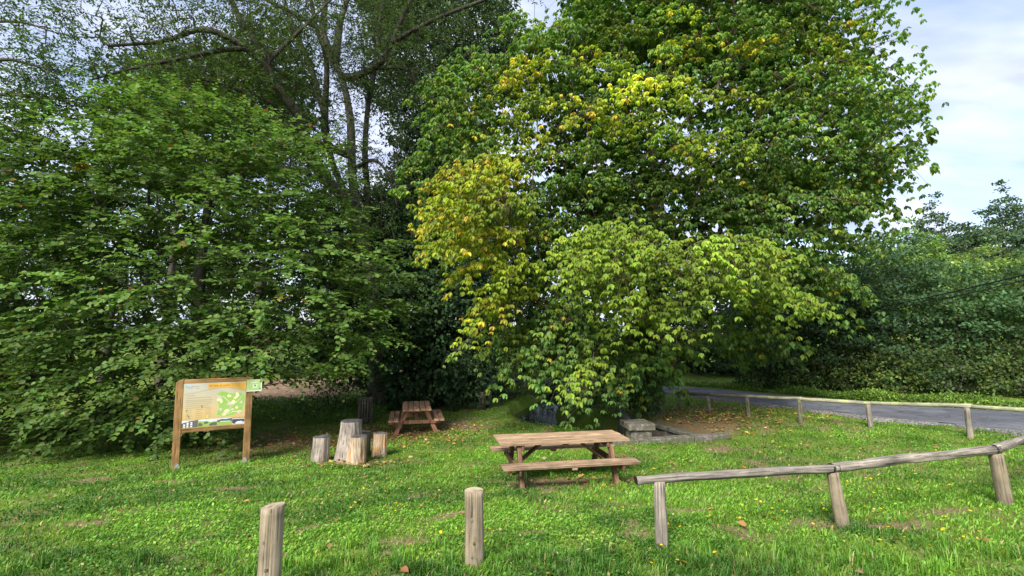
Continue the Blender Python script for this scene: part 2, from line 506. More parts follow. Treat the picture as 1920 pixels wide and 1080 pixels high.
# stream water
def strip(line, hw, z, name, mat):
    line = np.asarray(line, float)
    t = np.gradient(line, axis=0); t = t / np.linalg.norm(t, axis=1)[:, None]
    nrm = np.stack([-t[:, 1], t[:, 0]], 1)
    V, F = [], []
    for k in range(len(line)):
        for s in (-1, 1):
            q = line[k] + nrm[k] * s * hw
            V.append((q[0], q[1], z if not callable(z) else z(q[0], q[1])))
        if k: F.append((2 * k - 2, 2 * k - 1, 2 * k + 1, 2 * k))
    return obj(name, mesh_from(name, V, F), mat)
m, n, l, p = newmat('stream_water')
p.inputs['Base Color'].default_value = (0.012, 0.014, 0.010, 1)
p.inputs['Roughness'].default_value = 0.06
p.inputs['Specular IOR Level'].default_value = 0.6
tc = n.new('ShaderNodeTexCoord')
t = noise_tex(n, l, tc.outputs['Object'], 5, 3)
bump(n, l, p, t.outputs['Fac'], 0.25, 0.03)
water = strip(STREAM, 1.1, WATER_Z, 'stream_water', m)
tag(water, 'narrow dark stream reflecting the sky behind the picnic table', 'stream', kind='structure')

# road
RN = [ground_at(2150, 838), ground_at(1920, 812), ground_at(1760, 796), ground_at(1600, 780), ground_at(1440, 760), ground_at(1300, 744), ground_at(1225, 736), ground_at(1120, 730)]
RFs = [ground_at(2150, 792), ground_at(1920, 777), ground_at(1760, 767), ground_at(1600, 755), ground_at(1440, 742), ground_at(1300, 729), ground_at(1225, 724), ground_at(1120, 719)]
def lerp_chain(P, k):
    out = []
    for a, b in zip(P[:-1], P[1:]):
        for i in range(k): out.append(a.lerp(b, i / k))
    out.append(P[-1]); return out
def ext(P):
    d = (P[0] - P[1]).normalized()
    e = (P[-1] - P[-2]).normalized()
    return [P[0] + d * 30] + P + [P[-1] + e * 25]
rn = lerp_chain(ext(RN), 6); rf = lerp_chain(ext(RFs), 6)
W_ = 8
V, F = [], []
for k, (a, b) in enumerate(zip(rn, rf)):
    for j in range(W_ + 1):
        q = a.lerp(b, j / W_)
        crown = 0.05 * (1 - (2 * j / W_ - 1) ** 2)
        V.append((q.x, q.y, float(hraw([q.x], [q.y])[0]) + 0.06 + crown))
for k in range(len(rn) - 1):
    for j in range(W_):
        i0 = k * (W_ + 1) + j
        F.append((i0, i0 + 1, i0 + W_ + 2, i0 + W_ + 1))
m, n, l, p = newmat('asphalt')
tc = n.new('ShaderNodeTexCoord')
t1 = noise_tex(n, l, tc.outputs['Object'], 1.3, 6, 0.65)
t2 = noise_tex(n, l, tc.outputs['Object'], 70, 4, 0.7)
r1 = ramp(n, l, t1.outputs['Fac'], [(0.35, (0.085, 0.09, 0.10)), (0.65, (0.15, 0.155, 0.17))])
r2 = ramp(n, l, t2.outputs['Fac'], [(0.3, (0.6, 0.6, 0.6)), (0.7, (1.35, 1.35, 1.35))])
ac_ = mixc(n, l, 1.0, r1.outputs[0], r2.outputs[0], 'MULTIPLY')
t5 = noise_tex(n, l, tc.outputs['Object'], 0.9, 5, 0.6, 0.6)
r5 = ramp(n, l, t5.outputs['Fac'], [(0.485, (1, 1, 1)), (0.497, (0.35, 0.35, 0.36)), (0.505, (0.35, 0.35, 0.36)), (0.517, (1, 1, 1))])
ac_ = mixc(n, l, 0.85, ac_, r5.outputs[0], 'MULTIPLY')
t6 = noise_tex(n, l, tc.outputs['Object'], 0.45, 2, 0.4)
r6 = ramp(n, l, t6.outputs['Fac'], [(0.52, (1, 1, 1)), (0.54, (0.72, 0.72, 0.74))])
ac_ = mixc(n, l, 1.0, ac_, r6.outputs[0], 'MULTIPLY')
l.new(ac_, p.inputs['Base Color'])
p.inputs['Roughness'].default_value = 0.8
bump(n, l, p, t2.outputs['Fac'], 0.5, 0.01)
road = obj('road', mesh_from('road', V, F), m, smooth=True)
tag(road, 'narrow grey asphalt lane curving behind the wooden rail fence', 'road', kind='structure')
# gravel shoulder on the near side
V, F = [], []
for k, (a, b) in enumerate(zip(rn, rf)):
    o_ = (a - b).normalized()
    wob = 0.18 * math.sin(k * 1.7) + 0.12 * math.sin(k * 0.63)
    for j, q in enumerate((a + (b - a) * 0.06, a + o_ * (0.2 + wob), a + o_ * (0.4 + wob))):
        V.append((q.x, q.y, float(hraw([q.x], [q.y])[0]) + (0.062, 0.05, -0.04)[j]))
    if k:
        i0 = 3 * k
        for j in (0, 1): F.append((i0 - 3 + j, i0 - 2 + j, i0 + 1 + j, i0 + j))
m, n, l, p = newmat('gravel')
tc = n.new('ShaderNodeTexCoord')
vo = n.new('ShaderNodeTexVoronoi'); vo.inputs['Scale'].default_value = 38
l.new(tc.outputs['Object'], vo.inputs['Vector'])
r1 = ramp(n, l, vo.outputs['Color'], [(0.2, (0.06, 0.06, 0.055)), (0.5, (0.14, 0.137, 0.125)), (0.8, (0.25, 0.243, 0.225))])
l.new(r1.outputs[0], p.inputs['Base Color'])
p.inputs['Roughness'].default_value = 0.95
bump(n, l, p, vo.outputs['Distance'], 0.8, 0.02)
tag(obj('road_shoulder', mesh_from('road_shoulder', V, F), m), 'grey gravel edge of the lane', 'road shoulder', kind='structure')
def road_mask(x, y):
    "true where grass must not stand"
    c = np.array([((a + b) / 2)[:2] for a, b in zip(rn, rf)])
    hw = np.array([(a - b).length / 2 for a, b in zip(rn, rf)]).mean()
    return polydist(x, y, c) < hw * 0.98

# ------------------------------------------------------------------ log / plank builders
def axis_matrix(p0, p1, up=Vector((0, 0, 1))):
    z = (p1 - p0).normalized()
    x = up.cross(z)
    if x.length < 0.6: x = Vector((1, 0, 0)).cross(z)
    x.normalize()
    y = z.cross(x)
    return Matrix.Translation(p0) @ Matrix((x, y, z)).transposed().to_4x4()
def log_mesh(name, L, r0, r1, seg=20, rings=14, rough=0.04, seed=0, bend=0.0, crack=None, flat=0.0, slant=0.0, mat=None, cap=None):
    "rough round timber along local Z; crack = (angle, depth, z_from)"
    V, F, fm = [], [], []
    for i in range(rings + 1):
        t = i / rings
        z = L * t
        r = r0 + (r1 - r0) * t
        bx = bend * math.sin(math.pi * t) + 0.3 * bend * math.sin(3 * t * math.pi + seed)
        for j in range(seg):
            a = 2 * math.pi * j / seg
            q = np.array([[math.cos(a) * 1.6 + seed * 3.1, math.sin(a) * 1.6, z * 1.8 / max(r0 * 8, .3)]])
            q2 = np.array([[math.cos(a) * 6 + seed * 1.7, math.sin(a) * 6, z * 1.2]])
            rr = r * (1 + rough * (2 * float(vnoise(q)[0]) - 1) * 1.6 + rough * (2 * float(vnoise(q2)[0]) - 1))
            if crack:
                da = abs((a - crack[0] + math.pi) % (2 * math.pi) - math.pi)
                if da < 2 * math.pi / seg * 0.6 and t >= crack[2]: rr *= 1 - crack[1]
            x, y = rr * math.cos(a) + bx, rr * math.sin(a)
            if flat: y = max(y, -r * (1 - flat))
            zz = z + (slant * y if i == rings else 0)
            V.append((x, y, zz))
    for i in range(rings):
        for j in range(seg):
            F.append((i * seg + j, i * seg + (j + 1) % seg, (i + 1) * seg + (j + 1) % seg, (i + 1) * seg + j)); fm.append(0)
    F.append(tuple(range(seg))[::-1]); fm.append(1)
    F.append(tuple(rings * seg + j for j in range(seg))); fm.append(1)
    me = mesh_from(name, V, F)
    me.materials.append(mat); me.materials.append(cap or mat)
    me.polygons.foreach_set('material_index', fm)
    me.polygons.foreach_set('use_smooth', [f == 0 for f in fm])
    return me
def log(name, p0, p1, r0, r1, mat, parent=None, cap=None, **k):
    L = (p1 - p0).length
    me = log_mesh(name, L, r0, r1, mat=mat, cap=cap, **k)
    return obj(name, me, None, parent, axis_matrix(p0, p1))
def box_mesh(name, sx, sy, sz, bev=0.006, jit=0.0, seed=0, cuts=0):
    bm = bmesh.new()
    bmesh.ops.create_cube(bm, size=1)
    for v in bm.verts: v.co = Vector((v.co.x * sx, v.co.y * sy, v.co.z * sz))
    if cuts:
        lng = max(range(3), key=lambda i: (sx, sy, sz)[i])
        es = [e for e in bm.edges if abs((e.verts[0].co - e.verts[1].co)[lng]) > 0.9 * (sx, sy, sz)[lng]]
        bmesh.ops.subdivide_edges(bm, edges=es, cuts=cuts)
    if jit:
        rr = random.Random(seed)
        for v in bm.verts: v.co += Vector((rr.uniform(-jit, jit), rr.uniform(-jit, jit), rr.uniform(-jit, jit)))
    if bev: bmesh.ops.bevel(bm, geom=list(bm.edges), offset=bev, segments=1, affect='EDGES')
    me = bpy.data.meshes.new(name)
    bm.to_mesh(me); bm.free()
    return me
def box(name, size, M, mat, parent=None, bev=0.006, jit=0.0, seed=0, cuts=0):
    return obj(name, box_mesh(name, *size, bev, jit, seed, cuts), mat, parent, M)
T = Matrix.Translation
def RX(a): return Matrix.Rotation(a, 4, 'X')
def RY(a): return Matrix.Rotation(a, 4, 'Y')
def RZ(a): return Matrix.Rotation(a, 4, 'Z')

# ------------------------------------------------------------------ standalone posts
def bollard(px, py, h, r, label, seed, lean, crack=None, slant=0.0):
    b = gp(px, py, 2.1) if py < 1090 else gp(px, py, 2.1)
    b.z = gz(b.x, b.y) - 0.12
    root = thing('bollard', label, 'post', b, group='round posts at the front of the lawn')
    p1 = b + Vector((lean[0], lean[1], h + 0.12))
    log('post', b, p1, r * 1.04, r, M_POSTWOOD, root, M_CUT, seed=seed, rough=0.035, crack=crack, slant=slant, seg=48, rings=16)
    # small knots
    for k, (a, zz) in enumerate(((-1.75, 0.70), (-1.5, 0.45), (-1.7, 0.3))):
        q = b.lerp(p1, zz) + Vector((math.cos(a), math.sin(a), 0)) * r * 0.985
        nm = Vector((math.cos(a), math.sin(a), 0))
        kn = bmesh.new(); bmesh.ops.create_uvsphere(kn, u_segments=10, v_segments=6, radius=0.013)
        me = bpy.data.meshes.new('knot'); kn.to_mesh(me); kn.free()
        obj('knot', me, M_POSTDARK, root, T(q) @ Matrix.Diagonal((1, 0.5, 1.5, 1)), smooth=True)
bollard(890, 1064, 0.66, 0.083, 'thick round wooden post with flat top, upright in the grass left of the fence', 3, (-0.012, 0.01))
bollard(502, 1128, 0.70, 0.083, 'round wooden post with a dark lengthwise split, cut off by the lower picture edge', 5, (0.012, 0.0), crack=(0.28, 0.34, 0.0), slant=0.14)

# ------------------------------------------------------------------ near rail fence
def post_top(base, px, py):
    "height of the post so that its top reaches the sight line px,py at the base's distance"
    q = at(px, py, base.y)
    return q
nf = thing('rail_fence', 'low weathered grey log rail fence on short round posts, in the front right', 'fence', ground_at(1580, 990))
NB = [ground_at(1242, 1026), ground_at(1582, 988), ground_at(1887, 945)]
NT = [at(1236, 903, NB[0].y + 0.02), at(1561, 885, NB[1].y + 0.02), at(1866, 850, NB[2].y + 0.02)]
for k, (b, t) in enumerate(zip(NB, NT)):
    log('post', Vector((b.x, b.y, gz(b.x, b.y) - 0.1)), t, (0.062, 0.068, 0.075)[k], (0.056, 0.06, 0.072)[k], M_GREYWOOD if k == 0 else M_POSTWOOD, nf, M_CUT, seed=11 + k, rough=0.07, crack=(0.12, 0.4, 0.0) if k == 0 else None, seg=24, rings=14)
# a fourth post outside the frame keeps the last rail up
d4 = (NB[2] - NB[1]) * 0.9 + Vector((0.3, 0.9, 0))
b4 = NB[2] + d4; b4.z = gz(b4.x, b4.y)
t4 = b4 + Vector((-0.05, 0, 0.62))
log('post', b4 - Vector((0, 0, 0.1)), t4, 0.07, 0.066, M_POSTWOOD, nf, M_CUT, seed=19, rough=0.07, seg=24, rings=10)
rr_ = 0.058
upv = Vector((0, 0, 1))
e0 = at(1193, 903, NB[0].y - 0.02) + upv * 0.012
j1 = NT[1] + upv * 0.040; j0 = NT[0] + upv * 0.036
j2 = NT[2] + upv * 0.043
log('rail', e0, j1 + (j1 - e0).normalized() * 0.06, 0.041, 0.045, M_GREYWOOD, nf, M_STRAP, seed=21, rough=0.15, bend=0.012, seg=20, rings=26)
log('rail', j1 + (j2 - j1).normalized() * 0.0 + Vector((0, 0, 0.004)), j2 + (j2 - j1).normalized() * 0.05, 0.046, 0.05, M_GREYWOOD, nf, M_STRAP, seed=22, rough=0.17, bend=0.02, seg=20, rings=26)
log('rail', j2 + Vector((0, 0, 0.012)), t4 + upv * 0.06, 0.052, 0.05, M_GREYWOOD, nf, M_STRAP, seed=23, rough=0.17, bend=-0.02, seg=20, rings=22)
for c_, dirv in ((j1, j1 - e0), (j2, j2 - j1)):
    me = log_mesh('strap', 0.022, 0.052, 0.052, seg=24, rings=1, rough=0.01, mat=M_STRAP)
    obj('strap', me, None, nf, axis_matrix(c_ - dirv.normalized() * 0.03, c_ + dirv.normalized() * 0.02))

# ------------------------------------------------------------------ far rail fence along the lane
ff = thing('rail_fence', 'long low mossy rail fence on thin posts between lawn and lane', 'fence', ground_at(1500, 793))
FB = [(1276, 768, 1272, 738), (1331, 775, 1327, 742), (1405, 781, 1401, 745), (1501, 793, 1499, 750), (1634, 802, 1627, 758), (1820, 820, 1813, 764)]
fb, ft = [], []
for k, (bx, by, tx, ty) in enumerate(FB):
    b = ground_at(bx, by); fb.append(b)
    t = at(tx, ty, b.y); ft.append(t)
b7 = fb[-1] + (fb[-1] - fb[-2]) * 1.1 + Vector((0, -0.2, 0)); b7.z = gz(b7.x, b7.y); fb.append(b7); ft.append(b7 + Vector((0, 0, 0.58)))
for k, (b, t) in enumerate(zip(fb, ft)):
    log('post', Vector((b.x, b.y, b.z - 0.1)), t, 0.056, 0.05, M_POSTDARK if k < 4 else M_GREYWOOD, ff, M_CUT, seed=31 + k, rough=0.08, seg=14, rings=8)
for k in range(len(ft) - 1):
    a, b = ft[k] + upv * 0.03, ft[k + 1] + upv * 0.03
    if k == 0: a = a + (a - b).normalized() * 0.15
    log('rail', a, b + (b - a).normalized() * 0.08, 0.04, 0.044, M_POSTDARK if k < 2 else M_LICHEN, ff, M_POSTDARK, seed=41 + k, rough=0.14, bend=0.02 * (-1) ** k, seg=14, rings=18)

# ------------------------------------------------------------------ information board
SL = ground_at(328, 880); SR = ground_at(461, 866)
def z_at(py, y, px=400): return at(px, py, y).z
sdir = (SR - SL); sw = math.hypot(sdir.x, sdir.y); sang = math.atan2(sdir.y, sdir.x)
base_l = min(SL.z, SR.z)
sb = thing('information_board', 'wooden information board with a yellow printed map panel, in front of the left tree', 'sign', SL, sang)
MB = MW[sb.name]
def sl(x, y, z): return MB @ T((x, y, z))
zl_top = z_at(710, SL.y) - SL.z; zr_top = z_at(703, SR.y) - SL.z
zr_b = SR.z - SL.z
pw = 0.135
def sign_post(x, zb, zt, cutdir):
    bm = bmesh.new()
    bmesh.ops.create_cube(bm, size=1)
    for v in bm.verts:
        top = v.co.z > 0
        zz = zt if top else zb - 0.1
        if top and v.co.x * cutdir < 0: zz -= 0.075
        v.co = Vector((v.co.x * pw, v.co.y * 0.09, zz))
    bmesh.ops.bevel(bm, geom=list(bm.edges), offset=0.006, segments=1, affect='EDGES')
    me = bpy.data.meshes.new('post'); bm.to_mesh(me); bm.free()
    o = obj('post', me, M_SIGNW, sb, sl(x, 0, 0))
    # galvanised ground shoe
    V = [(-.045, -.052, zb - .02), (.045, -.052, zb - .02), (.05, -.052, zb + .06), (.03, -.052, zb + .115), (.0, -.052, zb + .135), (-.03, -.052, zb + .10), (-.045, -.052, zb + .05)]
    nn = len(V); V = V + [(a, b + .006, c) for a, b, c in V]
    F = [tuple(range(nn)), tuple(range(nn, 2 * nn))[::-1]] + [(i, i + nn, (i + 1) % nn + nn, (i + 1) % nn) for i in range(nn)]
    obj('post_shoe', mesh_from('post_shoe', V, F), M_GALV, sb, sl(x + 0.03 * cutdir, 0, 0))
sign_post(0.0, 0.0, zl_top, 1)
sign_post(sw, zr_b, zr_top, -1)
# rails follow the slight slope of the board
slope = math.atan2((z_at(711, SR.y) - z_at(716, SL.y)), sw)
inner = sw - pw
pz_t = z_at(716, SL.y) - SL.z; pz_b = z_at(808, SL.y) - SL.z
cx = sw / 2
ctop = pz_t + math.tan(slope) * cx
cbot = pz_b + math.tan(slope) * cx
def board(x, z, y=0.0): return sl(0, 0, 0) @ T((cx, y, (ctop + cbot) / 2)) @ RY(-slope) @ T((x, 0, z))
PH = ctop - cbot
box('rail', (inner + 0.02, 0.07, 0.09), board(0, PH / 2), M_SIGNWX, sb, 0.006)
box('rail', (inner + 0.02, 0.07, 0.09), board(0, -PH / 2), M_SIGNWX, sb, 0.006)
# printed panel: cream to yellow print is the paper's own colour
m, n, l, p = newmat('printed_panel')
tc = n.new('ShaderNodeTexCoord'); sx_ = n.new('ShaderNodeSeparateXYZ'); l.new(tc.outputs['Generated'], sx_.inputs[0])
r1 = ramp(n, l, sx_.outputs['Z'], [(0.0, (0.56, 0.37, 0.11)), (0.35, (0.60, 0.45, 0.21)), (0.75, (0.53, 0.47, 0.33)), (1.0, (0.52, 0.50, 0.42))])
l.new(r1.outputs[0], p.inputs['Base Color']); p.inputs['Roughness'].default_value = 0.35
pw_, ph_ = inner + 0.01, PH - 0.085
panel = box('panel', (pw_, 0.012, ph_), board(0, 0, -0.03), m, sb, 0.0)
def pr(name, pts, mat, lift, parent=panel):
    "flat printed shape on the panel, pts in panel fractions (0..1, 0..1), 0.8 mm film"
    V = [((x - .5) * pw_, -0.0062 - lift, (z - .5) * ph_) for x, z in pts]
    k = len(V)
    me = mesh_from(name, V, [tuple(range(k))])
    return obj(name, me, mat, parent, board(0, 0, -0.03))
def ink(name, col, rough=0.4):
    m, n, l, p = newmat(name)
    tc = n.new('ShaderNodeTexCoord'); t = noise_tex(n, l, tc.outputs['Object'], 30, 3)
    r = ramp(n, l, t.outputs['Fac'], [(0.3, tuple(c * .9 for c in col)), (0.7, tuple(min(1, c * 1.08) for c in col))])
    l.new(r.outputs[0], p.inputs['Base Color']); p.inputs['Roughness'].default_value = rough
    return m
I_OR = ink('ink_orange', (0.72, 0.40, 0.07)); I_ORD = ink('ink_dark_orange', (0.52, 0.27, 0.05)); I_TXT = ink('ink_text', (0.40, 0.35, 0.24)); I_DK = ink('ink_dark', (0.07, 0.06, 0.05))
I_GR = ink('ink_green', (0.30, 0.48, 0.11)); I_LG = ink('ink_light_green', (0.42, 0.55, 0.22)); I_CR = ink('ink_cream', (0.78, 0.72, 0.40)); I_PK = ink('ink_road', (0.62, 0.50, 0.42)); I_WH = ink('ink_white', (0.82, 0.82, 0.80))
I_BL = ink('ink_blue', (0.25, 0.45, 0.62)); I_YE = ink('ink_yellow', (0.85, 0.60, 0.05)); I_GY = ink('ink_grey', (0.13, 0.12, 0.12)); I_SKY = ink('ink_sky', (0.62, 0.66, 0.70)); I_HILL = ink('ink_hill', (0.10, 0.14, 0.09)); I_FLD = ink('ink_field', (0.30, 0.42, 0.10)); I_NV = ink('ink_navy', (0.06, 0.06, 0.10))
# header band with its curved lower edge
hb = [(0.38, 0.985), (0.995, 0.985), (0.995, 0.80)] + [(1 - t, 0.80 + 0.075 * math.sin(math.pi * min(1, t * 1.05)) ) for t in (0.1, 0.2, 0.3, 0.4, 0.5, 0.56, 0.62)]
pr('header_band', hb, I_OR, 0.0008)
cv = [(0.02 + 0.97 * t, 0.775 + 0.0 * t + 0.11 * (0.5 - 0.5 * math.cos(math.pi * min(1, t * 1.6))) - 0.09 * max(0, t - 0.7) / 0.3) for t in np.linspace(0, 1, 20)]
pr('curve_line', cv + [(x, z - 0.010) for x, z in cv[::-1]], I_TXT, 0.0012)
for x0, x1 in ((0.40, 0.455), (0.47, 0.545), (0.56, 0.60), (0.615, 0.72)):
    pr('heading', [(x0, 0.91), (x1, 0.91), (x1, 0.945), (x0, 0.945)], I_ORD, 0.0016)
# map
mp_ = []
for k in range(26):
    a_ = 2 * math.pi * k / 26
    rr = 1 + 0.10 * math.sin(3 * a_ + 1) + 0.05 * math.sin(7 * a_)
    mp_.append((0.755 + 0.225 * rr * max(-.92, min(.92, math.cos(a_) * 1.2)), 0.50 + 0.285 * rr * max(-.9, min(.9, math.sin(a_) * 1.2))))
pr('map_margin', [((x - .755) * 1.06 + .755, (z - .5) * 1.06 + .5) for x, z in mp_], I_LG, 0.0008)
mapo = pr('map', mp_, I_GR, 0.0014)
mr = random.Random(4)
for (x, z, s) in ((0.58, .66, .05), (.57, .60, .05), (.60, .55, .03), (.72, .68, .04), (.86, .70, .05), (.83, .63, .04), (.80, .53, .05), (.73, .50, .05), (.93, .52, .03), (.60, .38, .035), (.70, .33, .05), (.79, .36, .035), (.86, .40, .03), (.9, .3, .05), (.66, .26, .04)):
    pts = [(x + s * mr.uniform(.5, 1.1) * math.cos(b_), z + s * mr.uniform(.6, 1.3) * math.sin(b_)) for b_ in np.linspace(0, 2 * math.pi, 9)[:-1]]
    pr('map_patch', pts, I_CR if mr.random() < .7 else I_PK, 0.0020 + 0.00005 * mr.random())
def road_line(pts, w, mat, lift):
    up_ = [(x, z + w) for x, z in pts]; pr('map_road', pts + up_[::-1], mat, lift)
road_line([(.60, .20), (.70, .33), (.80, .46), (.90, .58), (.96, .70)], 0.022, I_PK, 0.0026)
road_line([(.62, .68), (.72, .55), (.76, .45)], 0.016, I_CR, 0.0028)
road_line([(.66, .24), (.80, .30), (.96, .30)], 0.014, I_CR, 0.0030)
# logo, text blocks
pr('logo', [(.03, .965), (.09, .935), (.16, .90), (.13, .885), (.07, .90), (.035, .93)], I_BL, 0.0010)
pr('logo', [(.025, .93), (.06, .91), (.05, .885), (.02, .89)], I_LG, 0.0012)
for x0, x1, z in ((.12, .24, .93), (.19, .245, .885), (.05, .18, .72), (.05, .44, .665), (.05, .46, .61), (.05, .45, .575), (.05, .46, .53), (.05, .40, .485), (.05, .44, .44)):
    pr('text_line', [(x0, z), (x1, z), (x1, z + .016), (x0, z + .016)], I_TXT, 0.0010)
for c_ in range(3):
    for r_ in range(6):
        x0 = .06 + .15 * c_; z = .40 - .045 * r_
        pr('text_line', [(x0, z), (x0 + mr.uniform(.05, .12), z), (x0 + mr.uniform(.05, .12), z + .012), (x0, z + .012)], I_TXT if mr.random() < .7 else I_ORD, 0.0010)
for x, z in ((.29, .47), (.30, .45), (.06, .38), (.08, .27), (.10, .255), (.11, .22)):
    pr('pictogram', [(x, z), (x + .014, z), (x + .014, z + .022), (x, z + .022)], I_DK, 0.0014)
pr('pictogram', [(.385, .20), (.405, .20), (.405, .27), (.385, .27)], I_YE, 0.0014)
# photo strip
def photo(x0, x1):
    return pr('photo', [(x0, .012), (x1, .012), (x1, .172), (x0, .172)], I_SKY, 0.0010)
def ph(name, o, x0, x1, pts, mat, lift):
    pr(name, [(x0 + (x1 - x0) * x, .012 + .16 * z) for x, z in pts], mat, lift, panel)
P1 = (.004, .255); P2 = (.262, .55); P3 = (.557, .79); P4 = (.797, .996)
for q in (P1, P2, P3, P4): photo(*q)
ph('photo_building', 0, *P1, [(0, 0), (1, 0), (1, 1), (.55, .92), (0, .62)], I_GY, 0.0016)
for wx in (.12, .32, .55):
    for wz in (.05, .32, .56):
        if wx == .12 and wz == .56: continue
        ph('photo_window', 0, *P1, [(wx, wz), (wx + .12, wz), (wx + .12, wz + .17), (wx, wz + .17)], I_WH, 0.0021)
ph('photo_meadow', 0, *P2, [(0, 0), (1, 0), (1, .6), (.5, .72), (0, .8)], I_FLD, 0.0016)
ph('photo_trees', 0, *P2, [(0, .1), (.2, .05), (.25, .4), (.1, .55), (0, .5)], I_HILL, 0.0021)
ph('photo_trees', 0, *P2, [(.32, .35), (.5, .4), (.55, .65), (.4, .72), (.3, .6)], I_HILL, 0.0021)
ph('photo_trees', 0, *P2, [(.6, .05), (1, .05), (1, .55), (.75, .5), (.58, .3)], I_HILL, 0.0021)
ph('photo_village', 0, *P2, [(.55, .6), (.95, .62), (.95, .72), (.55, .7)], I_SKY, 0.0024)
ph('photo_meadow', 0, *P3, [(0, 0), (1, 0), (1, .45), (0, .5)], I_FLD, 0.0016)
ph('photo_hills', 0, *P3, [(0, .5), (1, .46), (1, .95), (.6, .85), (.3, .9), (0, .75)], I_HILL, 0.0019)
ph('photo_village', 0, *P3, [(.2, .5), (.9, .47), (.9, .58), (.2, .6)], I_SKY, 0.0023)
ph('photo_shade', 0, *P4, [(0, .2), (.15, .05), (.85, .1), (1, .35), (1, .7), (0, .75)], I_NV, 0.0016)
ph('photo_pool', 0, *P4, [(.2, .1), (.6, .05), (.95, .2), (.8, .42), (.4, .4)], I_SKY, 0.0021)
ph('photo_roof', 0, *P4, [(0, .85), (1, .8), (1, 1), (0, 1)], I_ORD, 0.0019)
# little green notice beside the right post
q1 = at(477, 723, SR.y - 0.06)
lq = MB.inverted() @ q1
nw, nh = 0.30, 0.26
plq = box('notice_plate', (nw, 0.008, nh), sl(lq.x, -0.055, lq.z) @ RY(-slope), I_LG, sb, 0.0)
def np_(name, pts, mat, lift):
    V = [((x - .5) * nw, -0.0042 - lift, (z - .5) * nh) for x, z in pts]
    obj(name, mesh_from(name, V, [tuple(range(len(V)))]), mat, plq, sl(lq.x, -0.055, lq.z) @ RY(-slope))
np_('white_edge', [(0, 0), (1, 0), (1, .06), (0, .06)], I_WH, 0.0006)
np_('white_edge', [(.95, .06), (1, .06), (1, 1), (.95, 1)], I_WH, 0.0006)
np_('pale_patch', [(.4, .25), (.7, .28), (.72, .6), (.38, .62)], ink('ink_pale_green', (.55, .72, .42)), 0.0006)
np_('dark_mark', [(.5, .42), (.6, .42), (.6, .55), (.5, .55)], I_GY, 0.0012)
np_('dark_mark', [(.82, .2), (.93, .16), (.93, .26), (.84, .28)], I_GY, 0.0012)
np_('title_bar', [(.3, .72), (.7, .72), (.7, .77), (.3, .77)], I_WH, 0.0012)
box('notice_bracket', (0.12, 0.02, 0.05), sl(sw + 0.06, -0.04, lq.z), M_GALV, sb, 0.003)

# ------------------------------------------------------------------ picnic tables
def picnic_table(name, label, loc, rz, L, W, nb, nbench, M_top, M_bn, M_lg, tilt=(0, 0), ov=1.56, H=0.74, bh=0.45, group='picnic tables on the grass'):
    root = bpy.data.objects.new(name, None)
    root.empty_display_size = 0.2
    Mr = T(loc) @ RZ(rz) @ RX(tilt[0]) @ RY(tilt[1])
    place(root, None, Mr)
    tag(root, label, 'picnic table', group)
    gap = 0.018
    bw = (W - gap * (nb - 1)) / nb
    r_ = random.Random(nb * 7 + nbench)
    for k in range(nb):
        y = -W / 2 + bw / 2 + k * (bw + gap)
        box('table_board', (L + r_.uniform(-.012, .012), bw, 0.042), Mr @ T((r_.uniform(-.004, .004), y, H - 0.021 + r_.uniform(-.002, .002))) @ RX(r_.uniform(-.006, .006)), M_top, root, 0.005, 0.0015, k, 6)
    for s in (-1, 1):
        b2 = (0.28 - gap * (nbench - 1)) / nbench
        for k in range(nbench):
            y = s * (ov / 2 - 0.14) + (k - (nbench - 1) / 2) * (b2 + gap)
            box('bench_board', (L + 0.02 + r_.uniform(-.01, .01), b2, 0.045), Mr @ T((0, y, bh - 0.0225)), M_bn, root, 0.006, 0.002, 30 + k, 6)
    for e in (-1, 1):
        x = e * (L / 2 - 0.33)
        for s in (-1, 1):
            a_ = Vector((x, s * 0.60, -0.03)); b_ = Vector((x, s * 0.26, H - 0.045))
            d_ = b_ - a_
            M = Mr @ T((a_ + b_) / 2) @ RX(-math.atan2(d_.y, d_.z))
            box('leg', (0.07, 0.115, d_.length), M, M_lg, root, 0.006)
        box('bench_support', (0.045, ov - 0.04, 0.10), Mr @ T((x + e * 0.0585, 0, bh - 0.096)), M_lg, root, 0.005)
        box('top_batten', (0.045, W - 0.04, 0.09), Mr @ T((x - e * 0.0585, 0, H - 0.088)), M_lg, root, 0.005)
        a_ = Vector((x - e * 0.05, 0, bh - 0.11)); b_ = Vector((x - e * 0.52, 0, H - 0.05))
        d_ = b_ - a_
        M = Mr @ T((a_ + b_) / 2) @ RY(math.atan2(d_.x, d_.z))
        box('brace', (0.05, 0.09, d_.length), M, M_lg, root, 0.005)
    for s in (-1, 1):
        box('bench_batten', (0.09, 0.27, 0.04), Mr @ T((0.02, s * (ov / 2 - 0.14), bh - 0.066)), M_bn, root, 0.004)
    box('middle_batten', (0.09, W - 0.06, 0.035), Mr @ T((0, 0, H - 0.0605)), M_lg, root, 0.004)
    return root
tl = Vector((0.86, 8.72, 0))
tl.z = EYE - 2.625
picnic_table('picnic_table', 'large tan picnic table with long benches, in the middle of the lawn', tl, R(10.5), 2.28, 0.78, 4, 2, M_TABLE, M_BENCH, M_TLEG, tilt=(R(-0.5), 0))
t2 = ground_at(785, 806)
t2 = Vector(((784 - 960) / FPX * 14.7, 14.7, 0)); t2.z = gz(t2.x, t2.y) + 0.01
picnic_table('picnic_table', 'small reddish picnic table seen end-on, under the dark trees', t2, R(90 + 12), 1.7, 0.82, 5, 2, M_TRED, M_TRED, M_TREDLEG, group='picnic tables on the grass')

